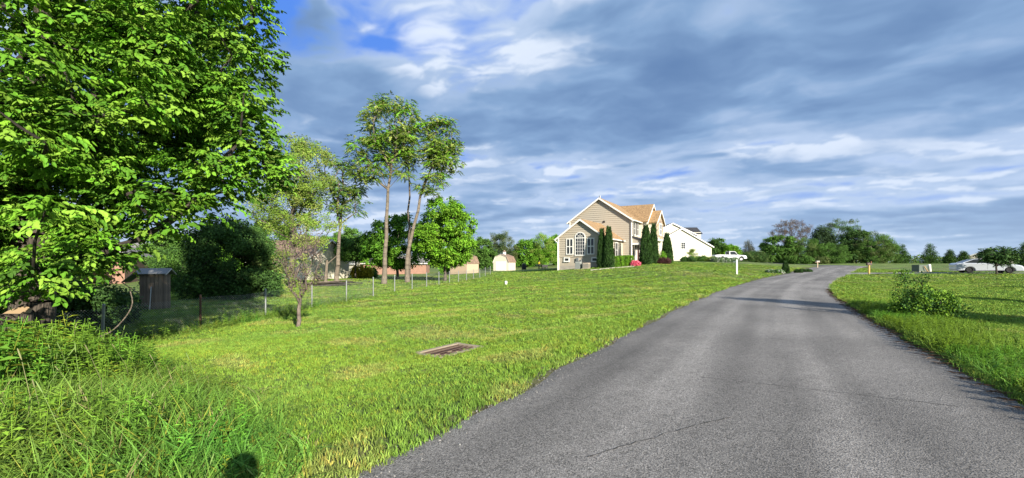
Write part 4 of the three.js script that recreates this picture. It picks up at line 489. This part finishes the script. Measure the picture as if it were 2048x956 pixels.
mound('azalea', 'round bright pink azalea in bloom beside the porch', 'shrub', at(1271, 49.5), 0.62, 0.42, 331, [[0.75, 0.12, 0.2], [0.8, 0.2, 0.28], [0.6, 0.08, 0.14]]);
mound('barberry', 'low dark red barberry under the stone-faced gable', 'shrub', at(1325, 53.5), 0.85, 0.9, 332, [[0.07, 0.028, 0.03], [0.09, 0.04, 0.035]]); mound('boxwood', 'clipped light green boxwood behind the dark red barberry', 'shrub', at(1318, 56), 1.7, 0.9, 333, G.bright);
for (let k = 0; k < 4; k++) { const g = thing('hedge_block', ['clipped green hedge block touching the arborvitae pair', 'second clipped hedge block from the arborvitae pair', 'third clipped hedge block from the arborvitae pair', 'clipped hedge block nearest the porch'][k], 'hedge', at(1231 + k * 9.6, 49 + k * 0.35), -0.5, 'clipped hedge along the house'), r = rng(340 + k), l = []; part('trunk', rod(P3(0, 0, 0), P3(0, 0.8, 0), 0.04), RM.dark, g); for (let i = 0; i < 420; i++) { const f = r() * 3 | 0, v = [(r() - .5) * 0.62, r() * 1.05 + 0.05, (r() - .5) * 0.7]; if (f === 0) v[0] = Math.sign(v[0]) * 0.31; if (f === 1) v[1] = 1.1; if (f === 2) v[2] = Math.sign(v[2]) * 0.35; const c = G.bright[r() * 4 | 0], t = 0.6 + 0.5 * r(); l.push([place(...v, r() * 6, r() * 6, r() * 6, 0.75), lin(c[0] * t, c[1] * t, c[2] * t)]); } stuff('foliage', LG.box, leafM, l, null, null, g); }
for (const [px, d, H, R, s, c, label] of [[724, 60, 1.9, 1.3, 351, [[0.42, 0.36, 0.02], [0.36, 0.32, 0.02]], 'round golden yellow shrub by the low brick ranch house'], [738, 62, 1.5, 1.0, 352, G.mid, 'green shrub right of the golden yellow shrub'], [1376, 66, 0.7, 0.9, 353, G.dark, 'low dark shrub in front of the white house'], [1402, 70, 0.8, 0.9, 354, G.mid, 'low green shrub at the white house corner'], [1597, 50, 0.5, 0.33, 356, arb, 'small dark ball shrub in the roadside flower bed'], [1611, 52, 0.45, 0.6, 357, arb, 'low dark mound shrub at the road end of the flower bed'], [1636, 93, 1.8, 2.2, 358, G.olive, 'low olive bush below the far conifer'], [1600, 93, 1.9, 2.4, 359, G.mid, 'low green bush left of the far olive bush'], [940, 74, 1.3, 0.9, 360, G.mid, 'green shrub behind the tan shed corner'], [895, 72, 1.6, 1.2, 361, G.maple, 'green shrub at the left side of the tan shed']]) mound('garden_shrub', label, 'shrub', at(px, d), H, R, s, c, { s: R > 0.8 ? 2.2 : 1 });
mound('flower_clump', 'white flowers edging the roadside flower bed', 'flowers', at(1550, 47.5), 0.4, 0.8, 362, [[0.6, 0.62, 0.55], [0.08, 0.16, 0.04], [0.1, 0.2, 0.05]]);
for (let k = 0; k < 5; k++) mound('flower_clump', ['whitish flower clump under the white pickup bed', 'whitish flower clump under the pickup door', 'whitish flower clump below the pickup front', 'yellow-flecked clump beside the white house corner', 'grey-green flower clump left of the white post'][k], 'flowers', at([1434, 1447, 1458, 1420, 1466][k], 68 + k * 0.4), 0.75, 0.85, 370 + k, k === 3 ? G.yellow : [[0.35, 0.38, 0.33], [0.09, 0.16, 0.06], [0.12, 0.2, 0.07]], { s: 1.6, group: 'flower bed by the pickup' });
T({ name: 'young_sapling', label: 'yellow-green little tree against the white house wall', px: 1386, d: 67, seed: 120, trunk: 0.8, r: 0.04, lobes: [[0, 1.2, 0, 0.6, 0.7, 0.6]], N: 26, M: 7, rho: 0.3, geo: 'fine', leaf: 0.7, colors: G.yellow, floor: 0.3 });
T({ name: 'roadside_bush', label: 'leafy dark bush with a long stray stem beside the road', category: 'bush', px: 1852, d: 12.3, seed: 121, trunk: 0.35, r: 0.03, lobes: [[0, 0.45, 0, 0.5, 0.36, 0.5], [0.45, 0.36, 0, 0.36, 0.28, 0.4], [-0.45, 0.25, 0, 0.4, 0.25, 0.4], [0.05, 0.9, 0, 0.18, 0.3, 0.2], [-0.65, 0.9, 0, 0.08, 0.45, 0.08]], N: 110, M: 6, rho: 0.15, flat: 1, geo: 'fine', leaf: 0.5, colors: [[0.06, 0.14, 0.02], [0.045, 0.11, 0.02], [0.13, 0.25, 0.02], [0.17, 0.28, 0.03]], floor: 0.08, shell: 0.5, tilt: 3 });
T({ name: 'weeping_tree', label: 'dark umbrella-shaped weeping tree in front of the silver sedan', px: 1993, d: 40.5, seed: 122, trunk: 1.5, r: 0.09, bark: RM.dark, lobes: [[0, 2.0, 0, 1.3, 0.6, 1.0], [0.7, 1.4, 0, 0.7, 0.5, 0.6], [-0.5, 1.5, 0, 0.8, 0.4, 0.6]], N: 95, M: 15, rho: 0.35, geo: 'broad', leaf: 0.75, colors: G.dark.concat([[0.08, 0.15, 0.03]]), floor: 0.8, shell: 0.6, tilt: 1.4 });
// trees out of frame to the right whose long shadows cross the road and lawn
for (const [x, d, H, R, s, label] of [[18.6, 4.6, 7.2, 2.0, 381, 'tall dark spruce on the right lawn beside the road'], [27.5, 7.5, 6.5, 1.5, 382, 'dark spruce on the right lawn between two others'], [39, 16, 6.3, 1.2, 383, 'dark spruce on the right lawn towards the driveway']]) cone('spruce', label, 'tree', onGround(x, d), H, R, s, { n: 1500, geo: 'needle', colors: G.pine, s: 1.4, sy: 0.7, core: true, group: 'spruces on the right lawn' });
{ // far tree line along the horizon
  const r = rng(401), l = []; for (let k = 0; k < 5200; k++) { const a = (r() * 2 - 1) * 1.05, D = 210 + r() * 60, x = Math.tan(a) * D, c = [...G.mid, ...G.olive][r() * 5 | 0], t = 0.8 + 0.4 * r(), hh = 2.2 + 3.0 * fbm(a * 30, 2, 3); l.push([place(x, 1.0 + r() * hh, -D, r() * 6, r() * 6, r() * 6, 2.8 + 2.2 * r()), lin(c[0] * t, c[1] * t, c[2] * t)]); } stuff('far_woods', LG.puff, leafM, l, 'low distant line of woods along the horizon', 'woods');
}
{ // dead wood behind the fence
  const g = thing('dead_snag', 'broken dead trunk with a branch propped on its neighbour', 'dead tree', at(651, 40)); part('trunk', rod(P3(0, -0.1, 0), P3(0.15, 2.3, 0), 0.16, 0.11, 9), RM.tan, g); part('branch', [rod(P3(0.15, 1.9, 0), P3(1.35, 2.9, 0.1), 0.06, 0.04, 6)], RM.tan, g);
  const b = thing('brush_pile', 'heap of fallen branches and bark below the dead snag', 'branches', at(660, 37)), r = rng(9); for (let k = 0; k < 16; k++) { const a = (r() - .5) * 0.6, L = 0.8 + r() * 1.3, x = (r() - .5) * 2.6, y = 0.07 + r() * 0.3, z = (r() - .5) * 1.0; part('branch', rod(P3(x - L * Math.cos(a), y - 0.03, z - L * Math.sin(a)), P3(x + L * Math.cos(a), y + (r() - .2) * 0.3, z + L * Math.sin(a)), 0.04 + r() * 0.05, 0.03, 6), k % 3 ? RM.dark : RM.tan, b); }
  const s = thing('tree_stump', 'tan sawn stump in the shade at the foot of the huge tree', 'stump', at(34, 9.2)); part('bole', new THREE.CylinderGeometry(0.24, 0.34, 1.15, 14, 3).translate(0, 0.5, 0), RM.dark, s); part('cut_face', new THREE.CylinderGeometry(0.225, 0.235, 0.06, 14).rotateX(0.5).translate(0, 1.07, 0.02), mat(0.42, 0.3, 0.17, 0.85), s);
  const v = thing('dead_vine', 'bent dead stem arching out of the weeds', 'stem', onGround(-8.6, 9.0)); part('stem', new THREE.TubeGeometry(new THREE.CatmullRomCurve3([P3(-0.6, 0, 0.2), P3(-0.15, 0.42, 0.1), P3(0.25, 0.65, 0), P3(0.55, 1.15, -0.1), P3(0.5, 1.5, -0.1)]), 20, 0.012, 5), RM.tan, v);
}
// ---------- vehicles ----------
function wheel(parent, x, y, z, R, w, rim, spoke = M.metal) { const g = new THREE.Group(); g.name = 'wheel'; g.position.set(x, y, z); parent.add(g); part('tyre', new THREE.TorusGeometry(R - 0.085, 0.095, 10, 24).scale(1, 1, w / 0.19), mat(0.014, 0.014, 0.015, 0.9), g); const sp = [new THREE.CylinderGeometry(R * 0.66, R * 0.66, w * 0.5, 20).rotateX(Math.PI / 2)]; part('rim', sp, rim, g); const s2 = []; for (let k = 0; k < 5; k++) s2.push(bx(0.07, R * 0.6, w * 0.62, 0, R * 0.32, 0).rotateZ(k * Math.PI * 2 / 5)); part('spokes', s2, spoke, g); }
function bodyShape(top, arches, y0) { const s = new THREE.Shape(); s.moveTo(top[0][0], y0); s.lineTo(...top[0]); s.splineThru(top.slice(1).map((p) => new THREE.Vector2(...p))); const e = top[top.length - 1]; s.lineTo(e[0], y0); for (const [x, R] of [...arches].sort((a, b) => b[0] - a[0])) { s.lineTo(x + R, y0); s.absarc(x, y0 + 0.04, R, 0, Math.PI, false); } s.lineTo(top[0][0], y0); return s; }
const ext = (s, w, b) => new THREE.ExtrudeGeometry(s, { depth: w - 2 * b, bevelEnabled: true, bevelThickness: b, bevelSize: b, bevelOffset: -b, bevelSegments: 4, curveSegments: 18 }).translate(0, 0, -(w - 2 * b) / 2);
const paintM = (r, g, b) => new THREE.MeshPhysicalMaterial({ color: lin(r, g, b), roughness: 0.35, metalness: 0.25, clearcoat: 1, clearcoatRoughness: 0.06 }), lampR = mat(0.3, 0.01, 0.01, 0.2), lampW = mat(0.6, 0.62, 0.65, 0.1);
{ const x = 47.8, d = 43.4, c = thing('silver_sedan', 'silver-white four-door sedan parked on the driveway behind the weeping tree', 'car', V3(x, ground(x, driveMid(x)) + 0.092, d), -0.48), pm = paintM(0.5, 0.53, 0.58);
  part('body', ext(bodyShape([[-2.42, 0.55], [-2.40, 0.9], [-1.95, 1.0], [-1.2, 1.0], [0.9, 0.96], [1.7, 0.88], [2.25, 0.74], [2.42, 0.5]], [[-1.42, 0.37], [1.42, 0.37]], 0.2), 1.84, 0.09), pm, c); part('underbody', bx(4.3, 0.2, 1.5, 0, 0.28, 0), M.black, c);
  part('greenhouse', ext(new THREE.Shape([[-1.95, 0.98], [-1.1, 1.36], [-0.2, 1.42], [0.45, 1.36], [1.25, 0.94]].map((p) => new THREE.Vector2(...p))), 1.5, 0.14), M.glass, c);
  { const r = []; for (const s of [-1, 1]) { const z = s * 0.64; r.push(rod(P3(-1.9, 1.0, s * 0.74), P3(-1.05, 1.38, z), 0.045, 0.035, 6), rod(P3(1.18, 0.96, s * 0.74), P3(0.42, 1.37, z), 0.035, 0.03, 6), rod(P3(-0.15, 1.0, s * 0.74), P3(-0.2, 1.41, z), 0.03, 0.03, 6)); } r.push(slab([P3(-1.12, 1.385, 0.6), P3(-0.2, 1.445, 0.6), P3(-0.2, 1.445, -0.6), P3(-1.12, 1.385, -0.6)], 0.05), slab([P3(-0.2, 1.446, 0.6), P3(0.46, 1.385, 0.6), P3(0.46, 1.385, -0.6), P3(-0.2, 1.446, -0.6)], 0.05)); part('roof', r, pm, c); }
  for (const s of [-1, 1]) { part('tail_light', rb(0.34, 0.12, 0.2, 0.03, -2.26, 0.84, s * 0.76), lampR, c); part('headlight', rb(0.36, 0.1, 0.22, 0.03, 2.12, 0.68, s * 0.74), lampW, c); part('mirror', rb(0.16, 0.12, 0.2, 0.03, 0.85, 1.02, s * 0.98), pm, c); part('door_handle', [rb(0.18, 0.03, 0.03, 0.01, -0.45, 0.84, s * 0.925), rb(0.18, 0.03, 0.03, 0.01, 0.45, 0.84, s * 0.925)], M.metal, c); part('door_seam', [bx(0.012, 0.6, 0.006, -0.15, 0.66, s * 0.921), bx(0.012, 0.6, 0.006, 0.95, 0.62, s * 0.921)], M.black, c); for (const q of [-1.42, 1.42]) wheel(c, q, 0.335, s * 0.8, 0.335, 0.22, M.black, M.black); }
  part('bumper', [rb(0.14, 0.2, 1.6, 0.05, -2.38, 0.42, 0), rb(0.14, 0.2, 1.6, 0.05, 2.36, 0.38, 0)], pm, c);
}
{ const c = thing('white_pickup', 'old white pickup truck with open bed parked beside the white house', 'truck', at(1458.5, 78, 0.02), -0.06), pm = mat(0.72, 0.73, 0.75, 0.3);
  part('body', ext(bodyShape([[-2.65, 0.6], [-2.65, 1.12], [-0.1, 1.12], [0.9, 1.12], [1.3, 1.1], [2.5, 0.98], [2.65, 0.6]], [[-1.55, 0.42], [1.75, 0.42]], 0.42), 1.85, 0.06), pm, c); part('bed_floor', bx(2.2, 0.02, 1.5, -1.5, 1.135, 0), M.black, c); part('chassis', bx(4.6, 0.2, 1.3, 0, 0.45, 0), M.black, c);
  part('cab_glass', ext(new THREE.Shape([[-0.3, 1.1], [-0.22, 1.72], [0.62, 1.72], [1.2, 1.1]].map((p) => new THREE.Vector2(...p))), 1.6, 0.1), M.glass, c); part('cab', [bx(1.0, 0.07, 1.5, 0.2, 1.74, 0), ...[-1, 1].flatMap((s) => [rod(P3(-0.28, 1.1, s * 0.78), P3(-0.24, 1.74, s * 0.72), 0.1, 0.09, 6), rod(P3(1.2, 1.1, s * 0.78), P3(0.64, 1.74, s * 0.72), 0.05, 0.05, 6)])], pm, c);
  for (const s of [-1, 1]) { part('headlight', rb(0.08, 0.16, 0.25, 0.02, 2.62, 0.82, s * 0.7), lampW, c); part('tail_light', rb(0.06, 0.25, 0.12, 0.02, -2.66, 0.9, s * 0.82), lampR, c); part('mirror', rb(0.1, 0.2, 0.16, 0.03, 0.95, 1.25, s * 1.0), M.black, c); for (const q of [-1.55, 1.75]) wheel(c, q, 0.37, s * 0.78, 0.37, 0.24, M.white); } part('bumper', [rb(0.12, 0.2, 1.8, 0.04, 2.7, 0.55, 0), rb(0.12, 0.18, 1.8, 0.04, -2.7, 0.55, 0)], M.metal, c);
}
{ // ---------- small things ----------
  const p = thing('white_post', 'tall white square post with a short arm standing on the lawn', 'post', at(1473.5, 37)); part('post', [rb(0.12, 1.25, 0.12, 0.012, 0, 0.6, 0), new THREE.ConeGeometry(0.09, 0.08, 4).rotateY(0.785).translate(0, 1.26, 0)], M.white, p); part('arm', bx(0.1, 0.09, 0.5, 0.0, 1.08, -0.3), M.white, p);
  const mb = thing('brown_mailbox', 'dark mailbox on a yellowish timber post at the driveway mouth', 'mailbox', at(1738, 45)); part('post', rb(0.13, 1.0, 0.13, 0.01, 0, 0.46, 0), mat(0.5, 0.33, 0.1, 0.8), mb); part('box', [bx(0.46, 0.16, 0.22, 0, 1.04, 0), new THREE.CylinderGeometry(0.11, 0.11, 0.46, 14, 1, false, 0, Math.PI).rotateZ(Math.PI / 2).rotateX(0).translate(0, 1.12, 0), new THREE.CylinderGeometry(0.108, 0.108, 0.458, 14).rotateZ(Math.PI / 2).translate(0, 1.122, 0)], mat(0.06, 0.035, 0.025, 0.5), mb); part('flag', bx(0.03, 0.2, 0.12, 0.12, 1.26, 0.11), mat(0.4, 0.14, 0.05, 0.6), mb);
  const m2 = thing('grey_mailbox', 'grey wooden mailbox post far along the road', 'mailbox', at(1635, 66)); part('post', rb(0.11, 1.0, 0.11, 0.01, 0, 0.45, 0), M.tan, m2); part('box', [rb(0.5, 0.2, 0.24, 0.05, 0.05, 1.02, 0)], mat(0.4, 0.38, 0.34), m2); part('arm', bx(0.7, 0.06, 0.08, 0.0, 0.9, 0), M.tan, m2);
  const u = thing('utility_box', 'grey-green utility transformer box on the right lawn', 'utility box', at(1839, 48), 0.15); part('cabinet', rb(1.1, 0.75, 0.8, 0.03, 0, 0.37, 0), mat(0.10, 0.13, 0.10, 0.6), u); part('lid', rb(1.14, 0.06, 0.84, 0.02, 0, 0.77, 0), mat(0.12, 0.15, 0.115, 0.6), u); part('pad', bx(1.3, 0.1, 1.0, 0, 0.03, 0), M.concrete, u);
  const sk = thing('timber_stake', 'orange-brown leaning timber beside the utility box', 'stake', at(1851, 47.5)); part('stake', rod(P3(-0.15, 0.65, 0), P3(0.2, 0.0, 0.1), 0.05, 0.05, 4), mat(0.42, 0.25, 0.12, 0.8), sk);
  const pd = thing('white_pedestal', 'white plastic utility pedestal leaning beside the utility box', 'pedestal', at(1860, 48)); const pg = part('tube', new THREE.LatheGeometry([[0, 0], [0.14, 0], [0.14, 0.72], [0.16, 0.74], [0.15, 0.84], [0.08, 0.9], [0, 0.91]].map((q) => new THREE.Vector2(...q)), 16), M.white, pd); pg.rotation.z = 0.12;
  const cap = thing('cleanout_cap', 'small white clean-out cap in the middle of the lawn', 'pipe cap', at(1012, 33)); part('pipe', new THREE.CylinderGeometry(0.1, 0.1, 0.2, 14).translate(0, 0.08, 0), M.white, cap); part('cap', new THREE.SphereGeometry(0.115, 14, 8, 0, 6.3, 0, 1.57).translate(0, 0.17, 0), M.white, cap);
  const ac = (label, px, d, w, hh, m) => { const g = thing('air_conditioner', label, 'air conditioner', at(px, d), -0.5); part('housing', rb(w, hh, w, 0.04, 0, hh / 2 + 0.04, 0), m, g); const sl = []; for (let k = 0; k < 7; k++) sl.push(bx(w + 0.02, 0.03, w + 0.02, 0, 0.15 + k * (hh - 0.2) / 7, 0)); part('grille', sl, M.metal, g); part('fan_cover', new THREE.CylinderGeometry(w * 0.4, w * 0.42, 0.05, 16).translate(0, hh + 0.06, 0), M.black, g); part('pad', bx(w + 0.2, 0.1, w + 0.2, 0, 0, 0), M.concrete, g); };
  ac('grey upright air conditioner below the arched window', 1157, 49.6, 0.62, 0.85, mat(0.3, 0.32, 0.3, 0.6)); ac('tan square air conditioner beside the grey one', 1173, 49.0, 0.72, 0.65, mat(0.38, 0.32, 0.25, 0.6));
  const ed = thing('garden_edging', 'pale stone edging curving along the bed by the house', 'edging', V3(0, 0, 0)), re = rng(55); for (let k = 0; k < 14; k++) { const px = 1184 + k * 6.2, d = 45.6 + 0.0035 * (k * k) + k * 0.16, q = at(px, d); part('stone', rb(0.36, 0.10 + re() * 0.05, 0.26, 0.03).rotateY(re() * 0.6 - 0.5).translate(q.x, q.y + 0.03, q.z), mat(0.40, 0.37, 0.31, 0.9), ed); }
  const gl = thing('kettle_grill', 'black round covered grill on the grass left of the person', 'grill', at(1048, 74)); part('bowl', new THREE.SphereGeometry(0.36, 18, 12).scale(1, 0.85, 1).translate(0, 0.85, 0), M.black, gl); for (let k = 0; k < 3; k++) part('leg', rod(P3(0.2 * Math.cos(k * 2.1), 0.65, 0.2 * Math.sin(k * 2.1)), P3(0.36 * Math.cos(k * 2.1), 0, 0.36 * Math.sin(k * 2.1)), 0.02), M.black, gl); part('cover_skirt', new THREE.CylinderGeometry(0.37, 0.42, 0.75, 16, 1, true).translate(0, 0.42, 0), mat(0.012, 0.012, 0.013, 0.7, { side: THREE.DoubleSide }), gl); part('handle', new THREE.TorusGeometry(0.07, 0.015, 6, 12).translate(0, 1.17, 0), M.metal, gl);
  const cart = thing('garden_cart', 'black wheeled garden cart beside the person in yellow', 'cart', at(1089, 92), 0.2); part('tub', poly([[-0.6, 0.35], [0.55, 0.35], [0.75, 0.85], [-0.7, 0.85]], 0.75, 0.04), M.black, cart); part('handle', [rod(P3(-0.6, 0.8, 0.25), P3(-1.0, 1.0, 0.25), 0.02), rod(P3(-0.6, 0.8, -0.25), P3(-1.0, 1.0, -0.25), 0.02), rod(P3(-1.0, 1.0, 0.25), P3(-1.0, 1.0, -0.25), 0.02)], M.black, cart); for (const [q, s] of [[-0.35, -1], [-0.35, 1], [0.4, -1], [0.4, 1]]) { const w = part('wheel', new THREE.TorusGeometry(0.18, 0.06, 8, 16), M.black, cart); w.position.set(q, 0.23, s * 0.42); } part('axle', [rod(P3(-0.35, 0.23, -0.42), P3(-0.35, 0.23, 0.42), 0.025), rod(P3(0.4, 0.23, -0.42), P3(0.4, 0.23, 0.42), 0.025), bx(0.05, 0.2, 0.5, -0.35, 0.3, 0), bx(0.05, 0.2, 0.5, 0.4, 0.3, 0)], M.metal, cart);
}
// ---------- people ----------
function person(label, pos, turn, shirt, trousers, hair, J) { // one continuous body from tapered capsules, coloured by what covers it
  const caps = [[[0, 0.98, 0], [0, 1.30, 0], 0.135, 0.155, 1], [[-0.13, 1.40, 0], [0.13, 1.40, 0], 0.085, 0.085, 1], [[-0.07, 0.95, 0], [0.07, 0.95, 0], 0.125, 0.125, 2], [[0, 1.42, 0], [0, 1.53, 0.01], 0.06, 0.055, 0], [[0, 1.60, 0.01], [0, 1.67, 0], 0.088, 0.098, 0], [[0, 1.57, 0.06], [0, 1.60, 0.09], 0.04, 0.03, 0], [[0, 1.63, 0.1], [0, 1.605, 0.125], 0.012, 0.018, 0], [[-0.1, 1.62, 0], [-0.105, 1.64, 0], 0.02, 0.02, 0], [[0.1, 1.62, 0], [0.105, 1.64, 0], 0.02, 0.02, 0]];
  for (const s of [-1, 1]) { const e = J.elbow(s), w = J.wrist(s); caps.push([[s * 0.19, 1.39, 0], e, 0.062, 0.048, 1], [e, w, 0.046, 0.032, 0], [[s * 0.09, 0.92, 0], [s * 0.10, 0.5, 0.02], 0.088, 0.06, 2], [[s * 0.10, 0.5, 0.02], [s * 0.11, 0.1, -0.02], 0.062, 0.045, 2], [[s * 0.11, 0.05, -0.04], [s * 0.125, 0.04, 0.15], 0.046, 0.035, 3]);
    const dir = new THREE.Vector3(...w).sub(new THREE.Vector3(...e)).normalize(), pt = (a, b, c) => [w[0] + dir.x * a + b * 0.9, w[1] + dir.y * a + c * 0.3, w[2] + dir.z * a + c]; caps.push([w, pt(0.08, 0, 0), 0.033, 0.036, 0]); for (let f = 0; f < 4; f++) { const o = (f - 1.5) * 0.021, L = [0.155, 0.175, 0.17, 0.145][f]; caps.push([pt(0.08, 0, o), pt(L, -s * 0.02, o), 0.0105, 0.009, 0]); } caps.push([pt(0.03, 0, 0.025), pt(0.10, -s * 0.02, 0.055), 0.012, 0.010, 0]); }
  const c4 = caps.map(([a, b, ra, rb1, k]) => ({ a, v: [b[0] - a[0], b[1] - a[1], b[2] - a[2]], ra, rb: rb1, k })), dist = (x, y, z, q) => { const v = q.v, l = v[0] ** 2 + v[1] ** 2 + v[2] ** 2 + 1e-9, t = clamp(((x - q.a[0]) * v[0] + (y - q.a[1]) * v[1] + (z - q.a[2]) * v[2]) / l); return Math.hypot(x - q.a[0] - v[0] * t, y - q.a[1] - v[1] * t, z - q.a[2] - v[2] * t) - lerp(q.ra, q.rb, t); };
  const field = (x, y, z) => { let s = 9; for (const q of c4) { const e = dist(x, y, z, q), k = q.ra < 0.02 ? 0.008 : 0.035, h = clamp(0.5 + 0.5 * (s - e) / k); s = lerp(s, e, h) - k * h * (1 - h); } return s; };
  const N = 96, half = 0.95, mc = new MarchingCubes(N, undefined, false, false, 200000); mc.isolation = 0; for (let k = 0; k < N; k++) for (let j = 0; j < N; j++) for (let i = 0; i < N; i++) { const x = (i - N / 2) / (N / 2) * half, y = (j - N / 2) / (N / 2) * half + 0.9, z = (k - N / 2) / (N / 2) * half; mc.field[i + j * N + k * N * N] = Math.abs(z) > 0.62 ? -1 : -field(x, y, z); } mc.update();
  const n = mc.count, P = new Float32Array(n * 3), C = new Float32Array(n * 3), cols = [[0.42, 0.24, 0.16], shirt, trousers, [0.03, 0.028, 0.026]]; for (let i = 0; i < n; i++) { const x = mc.positionArray[i * 3] * half, y = mc.positionArray[i * 3 + 1] * half + 0.9, z = mc.positionArray[i * 3 + 2] * half; P.set([x, y, z], i * 3); let b = 9, kk = 0; for (const q of c4) { const e = dist(x, y, z, q); if (e < b) { b = e; kk = q.k; } } C.set(y > 1.66 || (y > 1.56 && z < -0.03) ? hair : cols[kk], i * 3); }
  const g = new THREE.BufferGeometry(); g.setAttribute('position', new THREE.BufferAttribute(P, 3)); g.setAttribute('normal', new THREE.BufferAttribute(mc.normalArray.slice(0, n * 3), 3)); g.setAttribute('color', new THREE.BufferAttribute(C, 3)); g.setAttribute('uv', new THREE.BufferAttribute(new Float32Array(n * 2), 2));
  const t = thing('person', label, 'person', pos, turn); part('body', g, new THREE.MeshStandardMaterial({ vertexColors: true, roughness: 0.85 }), t); part('eyes', [new THREE.SphereGeometry(0.012, 8, 6).translate(-0.035, 1.645, 0.088), new THREE.SphereGeometry(0.012, 8, 6).translate(0.035, 1.645, 0.088)], M.black, t); part('mouth', bx(0.045, 0.008, 0.01, 0, 1.573, 0.115), mat(0.25, 0.08, 0.07), t); return t;
}
person('person in a yellow shirt and dark trousers standing beside a black cart', at(1078, 93, -0.01), 2.2, [0.6, 0.46, 0.03], [0.02, 0.02, 0.03], [0.03, 0.02, 0.015], { elbow: (s) => [s * 0.27, 1.13, 0.02], wrist: (s) => [s * 0.22, 0.95, 0.2] });
{ const me = person('person in dark clothes standing in the road with both forearms raised', V3(0.02, ground(0, -0.22) + 0.115, -0.22), Math.PI, [0.04, 0.05, 0.08], [0.03, 0.035, 0.05], [0.03, 0.02, 0.015], { elbow: (s) => [s * 0.27, 1.12, 0.0], wrist: (s) => [s * 0.16, 1.12, 0.2] }); me.scale.setScalar(0.985); }
renderer.render(scene, camera);
